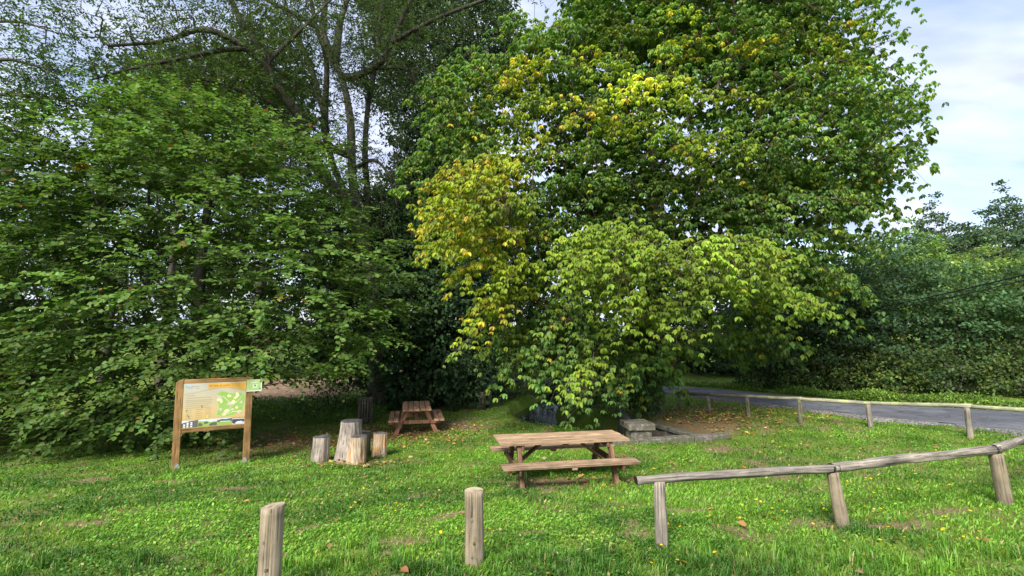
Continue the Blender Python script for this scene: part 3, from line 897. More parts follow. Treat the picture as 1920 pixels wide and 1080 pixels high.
# ------------------------------------------------------------------ stumps
def stump(label, px_base, py_base, d_top_px, wpx, seed, mat, flare=1.25, back=0.0, lean=(0, 0)):
    b = ground_at(px_base, py_base)
    b = Vector((b.x, b.y + back, 0)); b.z = gz(b.x, b.y) - 0.06
    r = wpx / 2 * b.y / FPX * .86
    if back: b.x = (px_base - 960) / FPX * b.y
    b.y += r * 0.9
    top = at(px_base, d_top_px, b.y).z
    H = top - b.z
    root = thing('tree_stump', label, 'stump', b, group='sawn stumps grouped as seats and table')
    seg, rings = 72, 22
    V, F = [], []
    for i in range(rings + 1):
        t = i / rings
        for j in range(seg):
            a_ = 2 * math.pi * j / seg
            q = np.array([[math.cos(a_) * 1.2 + seed, math.sin(a_) * 1.2, t * 0.9], [math.cos(a_) * 5 + seed, math.sin(a_) * 5, t * 1.4], [math.cos(a_) * 13 + seed, math.sin(a_) * 13, t * 2.4]])
            w = vnoise(q)
            fl = 1 + (flare - 1) * (1 - t) ** 2
            rr = r * fl * (1 + 0.30 * (w[0] - .5) + 0.22 * (w[1] - .5) + 0.13 * (w[2] - .5))
            zz = H * t
            if i == rings: zz += 0.02 * (w[0] - .5)
            V.append((rr * math.cos(a_) + lean[0] * t, rr * math.sin(a_) + lean[1] * t, zz))
    for i in range(rings):
        for j in range(seg):
            F.append((i * seg + j, i * seg + (j + 1) % seg, (i + 1) * seg + (j + 1) % seg, (i + 1) * seg + j))
    obj('trunk', mesh_from('trunk', V, F), mat, root, T(b), smooth=True)
    # sawn face, a slightly domed disc with a worn rim
    V2, F2 = [], []
    for k, sc in enumerate((1.0, 0.94, 0.6, 0.25)):
        for j in range(seg):
            x, y, z = V[rings * seg + j]
            V2.append(((x - lean[0]) * sc + lean[0], (y - lean[1]) * sc + lean[1], z + (0, .012, .014, .012)[k]))
    for k in range(3):
        for j in range(seg):
            F2.append((k * seg + j, k * seg + (j + 1) % seg, (k + 1) * seg + (j + 1) % seg, (k + 1) * seg + j))
    F2.append(tuple(3 * seg + j for j in range(seg)))
    obj('sawn_face', mesh_from('sawn_face', V2, F2), M_STOP, root, T(b), smooth=True)
stump('tallest and widest grey tree stump, flaring at the foot', 650, 866, 789, 46, 3.3, M_STUMP, 1.4)
stump('short pale grey stump standing apart on the left of the stump group', 593, 868, 819, 33, 9.1, M_STUMP, 1.12, lean=(0.03, 0))
stump('short stump with orange-brown wood in front of the tallest stump', 665, 872, 818, 35, 14.2, M_STUMPO, 1.12, lean=(0.02, 0))
stump('short stump with orange-brown flank on the right of the stump group', 708, 858, 812, 28, 21.7, M_STUMPO, 1.12, lean=(0.02, 0))
stump('dark stump half hidden behind the front stump of the group', 684, 862, 811, 28, 27.3, M_STUMPD, 1.1, back=0.35)

# ------------------------------------------------------------------ slatted litter bin and old posts under the trees
def slat_bin(label, px, py, top_py, d, wpx):
    x = (px - 960) / FPX * d
    b = Vector((x, d, gz(x, d) - 0.03))
    r = wpx / 2 * d / FPX
    H = at(px, top_py, d).z - b.z
    root = thing('litter_bin', label, 'litter bin', b)
    nS = 14
    for k in range(nS):
        a_ = 2 * math.pi * k / nS
        log('slat', b + Vector((r * math.cos(a_), r * math.sin(a_), 0)), b + Vector((r * math.cos(a_) * 1.02, r * math.sin(a_) * 1.02, H + random.uniform(-.02, .02))), r * 0.17, r * 0.165, M_BIN, root, M_CUT, seed=50 + k, seg=8, rings=5, rough=0.06)
    me = log_mesh('liner', H * 0.93, r * 0.8, r * 0.8, seg=18, rings=3, rough=0.0, mat=M_STRAP)
    obj('liner', me, None, root, T(b))
    for z in (0.2, 0.8):
        me = log_mesh('hoop', 0.03, r * 0.86, r * 0.86, seg=20, rings=1, rough=0.0, mat=M_GALV)
        obj('hoop', me, None, root, T(b + Vector((0, 0, z * H))))
slat_bin('round litter bin of upright dark wooden slats, behind the stumps', 690, 785, 746, 16.2, 22)
for px, d, top, r, lab in ((905, 18.5, 735, .13, 'thick dark wooden post at the edge of the dark evergreen'), (917, 18.9, 733, .11, 'slimmer brown post right beside the thick dark post near the evergreen'), (936, 19.2, 748, .10, 'low broken brown post stump by the stream bank under the trees')):
    x = (px - 960) / FPX * d
    b = Vector((x, d, gz(x, d) - 0.1))
    o = log('old_post', b, Vector((x + .01, d, at(px, top, d).z)), r, r * 0.92, M_BIN, None, M_CUT, seed=px, seg=16, rings=8, rough=0.1)
    tag(o, lab, 'post', 'old posts under the trees')

# ------------------------------------------------------------------ stone basin of the stream
A = ground_at(1000, 842); B = ground_at(1369, 821)
basin = thing('stone_basin', 'old stone basin edge with a squat pier, behind the tan picnic table', 'stonework', A)
def stone(name, p0, p1, w, h, mat, zoff=0.0, bev=0.02, cuts=6, jit=0.012, seed=0):
    d_ = p1 - p0
    M = T((p0 + p1) / 2 + Vector((0, 0, zoff))) @ RZ(math.atan2(d_.y, d_.x)) @ RY(-math.asin(max(-1, min(1, d_.z / d_.length))))
    return box(name, (d_.length, w, h), M, mat, basin, bev, jit, seed, cuts)
AB = B - A
for k, (s0, s1) in enumerate(((0, .30), (.305, .52), (.525, .80), (.805, 1.0))):
    stone('sill_stone', A + AB * s0, A + AB * s1, 0.24 - 0.02 * (k == 3), 0.30, M_STONE, -0.06 + 0.004 * k, seed=k)
w0 = at(1312, 821, B.y + 0.22); w1 = at(1168, 777, 15.0)
w0.z = A.z * .3 + B.z * .7 + 0.06; w1.z = at(1168, 777, 15.0).z
for k, (s0, s1) in enumerate(((0, .34), (.343, .68), (.683, 1.0))):
    stone('wall_coping', w0.lerp(w1, s0), w0.lerp(w1, s1), 0.26, 0.11, M_STONED, -0.05, seed=10 + k)
stone('side_wall', w0 + Vector((0.02, 0, -0.58)), w1 + Vector((0.02, 0, -0.58)), 0.2, 0.95, M_STONED, 0, cuts=10, jit=0.02, seed=15)
pc = at(1199, 829, A.y + (B.y - A.y) * .55 + 0.34)
pcap_z = at(1199, 803, pc.y).z
pcx = at(1199, 800, pc.y).x
box('pier', (0.52, 0.46, 0.62), T((pcx, pc.y + 0.1, pcap_z - 0.31 - 0.03)) @ RZ(R(4)), M_STONE, basin, 0.012, 0.008, 5, 2)
box('pier_cap', (0.66, 0.78, 0.15), T((pcx, pc.y + 0.2, pcap_z + 0.048)) @ RZ(R(4)), M_STONE, basin, 0.018, 0.012, 7, 2)
w2 = Vector((pcx - 0.1, pc.y + 0.55, pcap_z - 0.25)); 
stone('back_wall', w2, Vector((w1.x - 0.1, w1.y, w2.z)), 0.2, 0.8, M_STONED, -0.1, cuts=6, jit=0.02, seed=18)
# ------------------------------------------------------------------ trees: skeleton, tubes, leaves
def tubes(name, P0, P1, r0, r1, mat, parent, sides=6):
    "straight tapered prisms, one per branch segment"
    P0 = np.asarray(P0); P1 = np.asarray(P1); r0 = np.asarray(r0); r1 = np.asarray(r1)
    d = norm(P1 - P0)
    ref = np.where(np.abs(d[:, 2:3]) > 0.9, np.array([[1.0, 0, 0]]), np.array([[0, 0, 1.0]]))
    x = norm(np.cross(ref, d)); y = np.cross(d, x)
    a = np.arange(sides) * 2 * math.pi / sides
    ring = x[:, None, :] * np.cos(a)[None, :, None] + y[:, None, :] * np.sin(a)[None, :, None]
    V = np.concatenate([P0[:, None] - d[:, None] * r0[:, None, None] * .3 + ring * r0[:, None, None], P1[:, None] + ring * r1[:, None, None]], 1)
    polys = [[j, (j + 1) % sides, sides + (j + 1) % sides, sides + j] for j in range(sides)]
    me = fast_mesh(name, V, polys, 2 * sides, None, mat)
    me.polygons.foreach_set('use_smooth', np.ones(len(me.polygons), bool))
    o = bpy.data.objects.new(name, me)
    place(o, parent)
    return o
def curve_tube(name, pts, radii, mat, parent, sides=14, sub=5, rough=0.12, seed=0.0):
    "continuous rough tube through points (trunks and limbs)"
    pts = [np.array(p, float) for p in pts]
    n = len(pts)
    C, Rr = [], []
    for i in range(n - 1):
        p0 = pts[max(i - 1, 0)]; p1 = pts[i]; p2 = pts[i + 1]; p3 = pts[min(i + 2, n - 1)]
        for k in range(sub):
            t = k / sub
            C.append(0.5 * ((2 * p1) + (-p0 + p2) * t + (2 * p0 - 5 * p1 + 4 * p2 - p3) * t * t + (-p0 + 3 * p1 - 3 * p2 + p3) * t ** 3))
            Rr.append(radii[i] + (radii[i + 1] - radii[i]) * t)
    C.append(pts[-1]); Rr.append(radii[-1])
    C = np.array(C); Rr = np.array(Rr)
    tg = norm(np.gradient(C, axis=0))
    x = None
    V = []
    for i in range(len(C)):
        if x is None:
            x = np.cross([0.3, 0.9, 0.1], tg[i])
        x = x - tg[i] * (x @ tg[i]); x = x / np.linalg.norm(x)
        y = np.cross(tg[i], x)
        for j in range(sides):
            a = 2 * math.pi * j / sides
            q = np.array([[math.cos(a) * 2.2 + seed, math.sin(a) * 2.2, i * 0.35], [math.cos(a) * 6 + seed, math.sin(a) * 6, i * 0.5]])
            w = vnoise(q)
            rr = Rr[i] * (1 + rough * (w[0] - .5) * 2 + rough * (w[1] - .5))
            V.append(C[i] + (x * math.cos(a) + y * math.sin(a)) * rr)
    F = []
    for i in range(len(C) - 1):
        for j in range(sides):
            F.append((i * sides + j, i * sides + (j + 1) % sides, (i + 1) * sides + (j + 1) % sides, (i + 1) * sides + j))
    F.append(tuple((len(C) - 1) * sides + j for j in range(sides)))
    return obj(name, mesh_from(name, V, F), mat, parent, smooth=True), C, Rr

def sample_crown(ells, n_try, spacing, shell=(0.5, 1.0), lump=0.22, cut=None, seed=1, freq=2.6, back_thin=0.5, cy=None):
    "spread bough ends through a union of uneven ellipsoids"
    g = np.random.default_rng(seed)
    vol = np.array([e[1][0] * e[1][1] * e[1][2] for e in ells]) ** 0.75
    which = g.choice(len(ells), n_try, p=vol / vol.sum())
    c = np.array([e[0] for e in ells])[which]; r = np.array([e[1] for e in ells])[which]
    d = norm(g.normal(size=(n_try, 3)))
    rad = (shell[0] + (shell[1] - shell[0]) * g.random(n_try) ** 0.55)
    lf = 1 + lump * (fbm(d * freq + which[:, None] * 7.7 + 31, 3) - 0.5) * 2
    p = c + d * r * (rad * lf)[:, None]
    keep = np.ones(n_try, bool)
    for k, e in enumerate(ells):
        q = (p - np.array(e[0])) / np.array(e[1])
        keep &= ~((np.linalg.norm(q, axis=1) < shell[0] * 0.9) & (which != k))
    if cut is not None: keep &= cut(p)
    if cy is not None: keep &= (p[:, 1] < cy) | (g.random(n_try) < back_thin)
    p = p[keep]
    # greedy thinning on a hash grid
    cell = {}
    out = []
    s2 = spacing * spacing
    for q in p:
        k = tuple(np.floor(q / spacing).astype(int))
        ok = True
        for dx in (-1, 0, 1):
            for dy in (-1, 0, 1):
                for dz in (-1, 0, 1):
                    for o in cell.get((k[0] + dx, k[1] + dy, k[2] + dz), ()):
                        if (o[0] - q[0]) ** 2 + (o[1] - q[1]) ** 2 + (o[2] - q[2]) ** 2 < s2: ok = False; break
                    if not ok: break
                if not ok: break
            if not ok: break
        if ok:
            cell.setdefault(k, []).append(q); out.append(q)
    return np.array(out)

def skeleton(trunk, anchors, bf=0.35, step=0.55, sag=0.05, tip_r=0.008, power=2.4, seed=3, loose=False):
    "joins every bough end to the tree with least wood; returns segments and radii"
    g = np.random.default_rng(seed)
    P = [np.array(p) for p in trunk]
    par = [-1] + list(range(len(trunk) - 1))
    path = [0.0]
    for i in range(1, len(P)): path.append(path[-1] + np.linalg.norm(P[i] - P[i - 1]))
    d0 = np.min(np.linalg.norm(anchors[:, None] - np.array(P)[None], axis=2), axis=1)
    cap = len(P) + len(anchors) * 14
    arr = np.zeros((cap, 3)); arr[:len(P)] = P
    pl = np.zeros(cap); pl[:len(P)] = 0.0 if loose else path
    n = len(P)
    par = par + [0] * (cap - n)
    tips = []
    for ai in np.argsort(d0):
        a = anchors[ai]
        dist = np.linalg.norm(arr[:n] - a, axis=1)
        up = np.maximum(0, arr[:n, 2] - a[2]) * 0.35
        j = int(np.argmin(dist + bf * pl[:n] + up * (np.arange(n) < len(trunk))))
        L = dist[j]
        k = min(12, max(1, int(L / step)))
        prev = j
        base = arr[j].copy()
        perp = g.normal(size=3) * 0.06 * L
        for i in range(1, k + 1):
            t = i / k
            q = base + (a - base) * t + perp * math.sin(math.pi * t) + np.array([0, 0, sag * L * math.sin(math.pi * t)])
            arr[n] = q; par[n] = prev; pl[n] = pl[prev] + np.linalg.norm(q - arr[prev]); prev = n; n += 1
        tips.append(prev)
    rr = np.zeros(n)
    for t in tips: rr[t] += tip_r ** power
    for i in range(n - 1, 0, -1):
        if rr[i] == 0: rr[i] = tip_r ** power
        rr[par[i]] += rr[i]
    rad = rr ** (1 / power)
    ids = np.arange(len(trunk), n)
    pr_ = np.array(par[:n])[ids]
    return arr[pr_], arr[ids], np.minimum(rad[pr_], rad[ids] * 1.5), rad[ids]

HEX = np.array([(0, 0, 0), (-.5, .33, .10), (-.36, .70, .08), (0, 1, -.04), (.36, .70, .08), (.5, .33, .10)])
HEX_F = [[0, 3, 2, 1], [0, 5, 4, 3]]
LOBE = np.array([(0, 0, 0), (-.50, .20, .06), (-.30, .46, .05), (-.46, .72, .07), (0, 1.0, -.05), (.46, .72, .07), (.30, .46, .05), (.50, .20, .06)])
LOBE_F = [[0, 4, 3, 2, 1], [0, 7, 6, 5, 4]]
DIA = np.array([(0, 0, 0), (-.5, .45, .07), (0, 1, 0), (.5, .45, .07)])
DIA_F = [[0, 2, 1], [0, 3, 2]]
def leaves(name, P, axis_, nrm_, size, width, cols, mat, parent, shape='hex'):
    tmpl, F = {'hex': (HEX, HEX_F), 'lobe': (LOBE, LOBE_F), 'dia': (DIA, DIA_F)}[shape]
    a = norm(axis_)
    nn = norm(nrm_ - a * (nrm_ * a).sum(1, keepdims=True))
    s = np.cross(a, nn)
    size = np.asarray(size)[:, None, None]
    V = P[:, None, :] + size * (tmpl[None, :, 0:1] * width * s[:, None, :] + tmpl[None, :, 1:2] * a[:, None, :] + tmpl[None, :, 2:3] * nn[:, None, :])
    me = fast_mesh(name, V, F, len(tmpl), cols, mat)
    o = bpy.data.objects.new(name, me)
    place(o, parent)
    return o
def vary(base, n, g, amt=0.25, hue=0.12):
    b = np.asarray(base, float)
    if b.ndim == 1: b = np.repeat(b[None], n, 0)
    k = np.exp(g.normal(size=(n, 1)) * amt)
    h = g.normal(size=(n, 1)) * hue
    return np.clip(b * k * np.concatenate([1 + h, 1 + 0 * h, 1 - h], 1), 0.002, 0.9)
UP = np.array([0, 0, 1.0])

def spray_flat(anch, centre, per, twig, g, nleaf=12, tilt=0.38):
    "flat layered twigs with leaves in two ranks (maple, hazel)"
    N = len(anch)
    out = anch - centre; out[:, 2] *= 0.25
    out = norm(out + g.normal(size=out.shape) * 0.15)
    A = np.repeat(anch, per, 0); O = np.repeat(out, per, 0)
    M = len(A)
    d = norm(O + g.normal(size=(M, 3)) * np.array([.75, .75, .28]))
    L = twig * g.uniform(.55, 1.15, M)
    A = A + g.normal(size=(M, 3)) * np.array([.2, .2, .07])
    droop = g.uniform(0.05, 0.35, M)
    t = (np.arange(nleaf) + .6) / nleaf
    P = A[:, None] + d[:, None] * (L[:, None] * t[None])[:, :, None]
    P[:, :, 2] -= (droop * L)[:, None] * t[None] ** 2
    side = np.cross(d, UP); side = norm(side)
    sg = np.where(np.arange(nleaf) % 2 == 0, 1.0, -1.0)
    ax = d[:, None] * .55 + side[:, None] * sg[None, :, None] * .9 - UP * .22
    ax = ax + g.normal(size=ax.shape) * .25
    nr = UP + d[:, None] * .35 + g.normal(size=ax.shape) * tilt
    return P.reshape(-1, 3), ax.reshape(-1, 3), nr.reshape(-1, 3), (A, A + d * L[:, None] - np.array([0, 0, 1.]) * (droop * L)[:, None])

def spray_droop(anch, centre, per, pad, g, nleaf=5):
    "hanging palmate leaves on domed, drooping boughs: leaflets hang from the end of each stalk"
    out = anch - centre; out[:, 2] *= 0.35
    out = norm(out)
    flat = out * np.array([1, 1, 0]); flat = norm(flat)
    sidev = np.stack([-flat[:, 1], flat[:, 0], 0 * flat[:, 0]], 1)
    R_ = np.repeat(pad * g.uniform(.7, 1.3, len(anch)), per)
    dr_ = np.repeat(g.uniform(.55, 1.25, len(anch)), per)
    A = np.repeat(anch, per, 0); O = np.repeat(out, per, 0); Fl = np.repeat(flat, per, 0); Sd = np.repeat(sidev, per, 0)
    M = len(A)
    r = np.sqrt(g.random(M)); th = g.uniform(0, 2 * math.pi, M)
    u = r * np.cos(th) * 1.25 + .2; v = r * np.sin(th) * .95
    C = A + Fl * (u * R_)[:, None] + Sd * (v * R_)[:, None]
    C[:, 2] += (.18 - dr_ * .75 * (np.maximum(u, 0) ** 2 + .8 * v ** 2)) * R_ + g.normal(size=M) * .07 - (g.random(M) < .25) * g.random(M) * .35
    ang = g.uniform(0, 2 * math.pi, (M, 1)) + np.arange(nleaf)[None] * 2 * math.pi / nleaf + g.normal(size=(M, nleaf)) * .25
    rad = np.stack([np.cos(ang), np.sin(ang), 0 * ang], 2)
    dr = g.uniform(.9, 2.3, (M, 1, 1))
    ax = rad + O[:, None] * .35 - UP * dr + g.normal(size=rad.shape) * .15
    nr = UP * .9 + rad * .8 + O[:, None] * .5 + g.normal(size=rad.shape) * .18
    P = np.repeat(C[:, None], nleaf, 1) + rad * .012
    return P.reshape(-1, 3), ax.reshape(-1, 3), nr.reshape(-1, 3), (A, C)

def spray_blob(anch, centre, per, pad, g, flat=.6, tilt=.6):
    A = np.repeat(anch, per, 0)
    M = len(A)
    out = norm(A - centre)
    P = A + norm(g.normal(size=(M, 3))) * (g.random((M, 1)) ** .5) * pad * np.array([1, 1, flat])
    ax = out * .5 + g.normal(size=(M, 3)) * .7 - UP * .35
    nr = UP * .8 + out * .5 + g.normal(size=(M, 3)) * tilt
    return P, ax, nr
def spray_pinnate(anch, centre, per, twig, g, nleaf=9):
    "thin hanging twigs with narrow leaflets (ash)"
    A = np.repeat(anch, per, 0) + g.normal(size=(len(anch) * per, 3)) * .22
    M = len(A)
    out = A - centre; out[:, 2] *= .3
    d = norm(norm(out) * .5 + g.normal(size=(M, 3)) * .7 - UP * .25)
    L = twig * g.uniform(.6, 1.2, M)
    t = (np.arange(nleaf) + .8) / nleaf
    P = A[:, None] + d[:, None] * (L[:, None] * t[None])[:, :, None]
    P[:, :, 2] -= .25 * L[:, None] * t[None] ** 2
    side = norm(np.cross(d, UP + g.normal(size=(M, 3)) * .3))
    sg = np.where(np.arange(nleaf) % 2 == 0, 1.0, -1.0)
    ax = d[:, None] * .6 + side[:, None] * sg[None, :, None] - UP * .25 + g.normal(size=(M, nleaf, 3)) * .2
    nr = UP + g.normal(size=(M, nleaf, 3)) * .45
    return P.reshape(-1, 3), ax.reshape(-1, 3), nr.reshape(-1, 3)

def tree_root(name, label, base, group=None, cat='tree'):
    return thing(name, label, cat, base, group=group)

# ---- left maple ------------------------------------------------------------
g = np.random.default_rng(11)
def PT(px, py, d): return np.array(at(px, py, d))
mb = Vector((-9.2, 14.2, 0)); mb.z = gz(mb.x, mb.y) - .1
maple = tree_root('maple_tree', 'broad dark green maple with layered foliage down to the grass, behind the information board', mb)
ME = [(PT(300, 470, 13.6), (5.6, 3.0, 4.3)), (PT(400, 235, 18.2), (3.9, 2.0, 2.9)), (PT(60, 560, 13.6), (3.6, 2.6, 4.2)), (PT(150, 720, 12.8), (3.8, 2.0, 2.4)),
      (PT(560, 560, 13.2), (2.7, 2.2, 2.3)), (PT(470, 640, 12.4), (2.6, 1.6, 1.2)), (PT(-150, 560, 14), (3.5, 3, 4.5)), (PT(330, 730, 12.9), (2.6, 1.5, 1.6)), (PT(330, 390, 15.0), (4.0, 2.4, 2.2))]
def maple_cut(p):
    ok = p[:, 2] > hraw(p[:, 0], p[:, 1]) + 0.25
    sx = (p[:, 0] / p[:, 1]) * FPX + 960
    # the opening under the right-hand boughs
    el = (p[:, 2] - EYE) / p[:, 1]
    ok &= ~((sx > 455) & (el < -0.095))
    ok &= ~((sx > 300) & (p[:, 1] < 11.6) & (el < -0.085))
    return ok
anch = sample_crown(ME, 16000, 0.72, (0.45, 1.0), .25, maple_cut, 5, cy=19.5, back_thin=.45)
trunk = [np.array((mb.x, mb.y, mb.z + h)) + np.array((.12 * math.sin(h), 0, 0)) for h in (0, 1.2, 2.6, 4.2, 6, 8)]
curve_tube('trunk', trunk, [.30, .26, .22, .18, .13, .06], M_BARKD, maple, seed=2)
s = skeleton(trunk, anch, .3, tip_r=.007)
tubes('branches', s[0], s[1], s[2], s[3], M_BARKD, maple)
ctr = np.array((mb.x, mb.y + .8, 3.5))
P, ax, nr, tw = spray_flat(anch, ctr, 11, .9, g, 13)
tw = (tw[0][::3], tw[1][::3])
tubes('twigs', tw[0], tw[1], np.full(len(tw[0]), .006), np.full(len(tw[0]), .003), M_BARKD, maple, 3)
N = len(P)
lv = np.repeat(np.repeat(g.normal(size=len(anch)) * .2, 11), 13)
cols = vary(np.array((0.105, 0.180, 0.036)) * np.exp(lv)[:, None], N, g, .2, .10)
ysp = [PT(560, 560, 11.2), PT(545, 568, 11.2)]
near = np.zeros(N, bool)
for q in ysp: near |= np.linalg.norm((P - q) * np.array([1, .6, 1]), axis=1) < .28
near |= np.linalg.norm(P - PT(165, 325, 12.5), axis=1) < .3
cols[near] = vary((0.50, 0.34, 0.02), near.sum(), g, .2, .1)
red = g.random(N) < .006
cols[red] = vary((0.22, 0.08, 0.03), red.sum(), g, .3, .1)
o = leaves('crown', P, ax, nr, g.uniform(.085, .135, N), .95, cols, M_LEAF, maple, 'hex')
tag(o, kind='stuff')
print('maple leaves', N)

# ---- right buckeye ----------------------------------------------------------
g = np.random.default_rng(12)
bb = ground_at(1224, 778); bb.z -= .12
buck = tree_root('buckeye_tree', 'large spreading tree with drooping yellow-green leaves, rising behind the tan picnic table', bb)
BE = [(PT(1310, 220, 15.0), (5.3, 3.4, 4.6)), (PT(1320, -50, 15.4), (4.4, 3.8, 3.8)), (PT(1010, 270, 14.6), (3.5, 2.8, 4.0)), (PT(1500, 250, 15.0), (3.0, 2.8, 3.2)),
      (PT(900, 400, 11.6), (1.0, 1.3, 1.3)), (PT(1150, 480, 11.4), (1.3, 1.3, .85)), (PT(1345, 490, 11.6), (1.25, 1.3, .6)), (PT(1480, 420, 14.2), (1.8, 2.0, 2.2)), (PT(1190, 190, 11.4), (1.7, 1.2, .6)),
      (PT(1085, 690, 11.4), (.4, .5, .35)), (PT(955, 520, 11.8), (.5, .8, .7)), (PT(1400, 620, 15.8), (1.5, 1.2, .8)), (PT(1465, 560, 12.2), (.45, .7, .3)), (PT(1190, 670, 15.0), (1.5, 1.2, .9)), (PT(1050, 630, 15.6), (1.6, 1.2, 1.2)), (PT(1330, 270, 11.6), (1.1, .9, .5)), (PT(1545, 530, 13.8), (.6, .8, .5)), (PT(1210, 570, 11.5), (.9, .8, .4)), (PT(1280, 430, 13.8), (3.2, 1.4, 2.3)), (PT(1030, 500, 13.4), (1.6, 1.2, 1.8)), (PT(1530, 380, 14.6), (1.4, 1.6, 1.5)), (PT(1150, 380, 12.8), (1.6, 1.0, .9)), (PT(1400, 400, 12.8), (1.4, 1.0, .8)), (PT(1050, 640, 12.6), (1.0, .8, .9)), (PT(1150, 680, 13.0), (.9, .8, .6)), (PT(1120, 722, 12.2), (.45, .4, .25)), (PT(930, 600, 12.6), (.5, .6, .6)), (PT(1290, 610, 13.2), (1.0, .8, .5))]
def buck_cut(p):
    ok = p[:, 2] > hraw(p[:, 0], p[:, 1]) + 0.35
    sx = (p[:, 0] / p[:, 1]) * FPX + 960
    el = (p[:, 2] - EYE) / p[:, 1]
    ok &= ~((sx > 1585) & (el < 0.17))
    ok &= ~((sx > 1650) & (el < 0.26))
    ok &= ~((sx > 1530) & (el < 0.10) & (p[:, 1] < 13))
    ok &= ~((sx < 960) & (el > 0.60))
    ok &= ~((sx < 1040) & (el > 0.72))
    ok &= ~((sx > 1235) & (sx < 1640) & (el < -0.115))
    return ok
anch = sample_crown(BE, 22000, 0.72, (0.45, 1.0), .30, buck_cut, 8, 3.0, cy=15.5, back_thin=.3)
anch = np.concatenate([anch, sample_crown([BE[i_] for i_ in (4, 5, 6, 9, 10, 12, 16, 17, 23, 24, 25, 26)], 1200, .60, (.5, 1.), .35, buck_cut, 18, 3.0)])
trunk = [np.array(bb) + np.array(o_) for o_ in ((0, 0, 0), (.02, 0, .8), (-.02, .05, 1.8), (-.1, .1, 3.0), (.0, .1, 4.6), (.2, .1, 6.6), (.3, .2, 9.0))]
curve_tube('trunk', trunk, [.36, .29, .27, .25, .22, .17, .09], M_BARK, buck, seed=7, rough=.16)
s = skeleton(trunk, anch, .28, tip_r=.0065, sag=.09)
tubes('branches', s[0], s[1], s[2], s[3], M_BARK, buck)
ctr = np.array((bb.x, bb.y + .3, 3.0))
PER = 32
P, ax, nr, tw = spray_droop(anch, ctr, PER, .6, g, 5)
N = len(P)
tw = (tw[0][::5], tw[1][::5])
tag(tubes('twigs', tw[0], tw[1], np.full(len(tw[0]), .007), np.full(len(tw[0]), .003), M_BARK, buck, 3), kind='stuff')
ac = np.exp(g.normal(size=len(anch)) * .22)
yel = np.zeros(len(anch))
for q, rad in ((PT(890, 320, 11.6), 1.3), (PT(840, 400, 11.6), 1.1), (PT(910, 450, 11.2), 1.2), (PT(1010, 440, 11.6), .7), (PT(1200, 165, 11), 1.0), (PT(1080, 200, 11.5), .9), (PT(1280, 70, 12), .8), (PT(1130, 60, 12.5), .7), (PT(1280, 270, 11), .4), (PT(1440, 60, 12), .7), (PT(950, 570, 12), .8), (PT(980, 150, 13), .9), (PT(1000, 260, 12.6), .8), (PT(1340, 190, 12), .6), (PT(1560, 90, 13), .7)):
    dd = np.linalg.norm((anch - q) * np.array([1, .55, 1]), axis=1) / rad
    yel = np.maximum(yel, np.clip(1.25 - dd, 0, 1))
la = np.repeat(ac, PER)
ly = np.clip(np.repeat(yel, PER) + g.normal(size=len(la)) * .22, 0, 1)
green = np.array((0.098, 0.19, 0.042)); lime = np.array((0.29, 0.35, 0.026)); gold = np.array((0.62, 0.46, 0.05))
young = np.zeros(len(anch))
for e in (BE[4], BE[5], BE[6], BE[8], BE[9], BE[10], BE[12], BE[15], BE[17]):
    young = np.maximum(young, np.clip(1.35 - np.linalg.norm((anch - e[0]) / np.array(e[1]), axis=1), 0, .35) / .35)
yg = np.clip(np.repeat(young, PER) + g.normal(size=len(la)) * .15, 0, 1)[:, None]
green = green[None] * (1 - yg) + np.array((0.185, 0.275, 0.026))[None] * yg
lc = green * (1 - np.clip(ly * 1.6, 0, 1))[:, None] + lime[None] * np.clip(ly * 1.6, 0, 1)[:, None]
k_ = np.clip((ly - .62) * 4, 0, 1)[:, None] * (g.random((len(la), 1)) < .3)
lc = lc * (1 - k_) + gold * k_
stray = g.random(len(la)) < .003
lc[stray] = gold
lc = lc * la[:, None]
cols = vary(np.repeat(lc, 5, 0), N, g, .14, .06)
sz = g.uniform(.085, .155, N) * np.repeat(g.uniform(.8, 1.15, N // 5), 5)
fr = P[:, 1] < 13.4
o = leaves('crown', P[fr], ax[fr], nr[fr], sz[fr], .56, cols[fr], M_LEAF, buck, 'hex')
tag(o, kind='stuff')
fr = ~fr
o = leaves('inner_crown', P[fr], ax[fr], nr[fr], sz[fr] * 1.5, .66, cols[fr], M_LEAF, buck, 'dia')
tag(o, kind='stuff')
print('buckeye leaves', N, len(anch))
# ivy on the trunk
g = np.random.default_rng(13)
K = 1500
zz = g.random(K) ** .8 * 2.6
an = g.uniform(math.pi * .6, math.pi * 1.75, K)
rr = .33 + g.random(K) * .28
P = np.array(bb) + np.stack([np.cos(an) * rr - .15, np.sin(an) * rr, zz + .25], 1)
on = np.stack([np.cos(an), np.sin(an), 0 * an], 1)
o = leaves('ivy', P, -UP + on * .4 + g.normal(size=P.shape) * .3, on + UP * .4 + g.normal(size=P.shape) * .3, g.uniform(.09, .14, K), .7, vary((.055, .115, .02), K, g, .25), M_LEAF, buck, 'hex')
tag(o, kind='stuff')

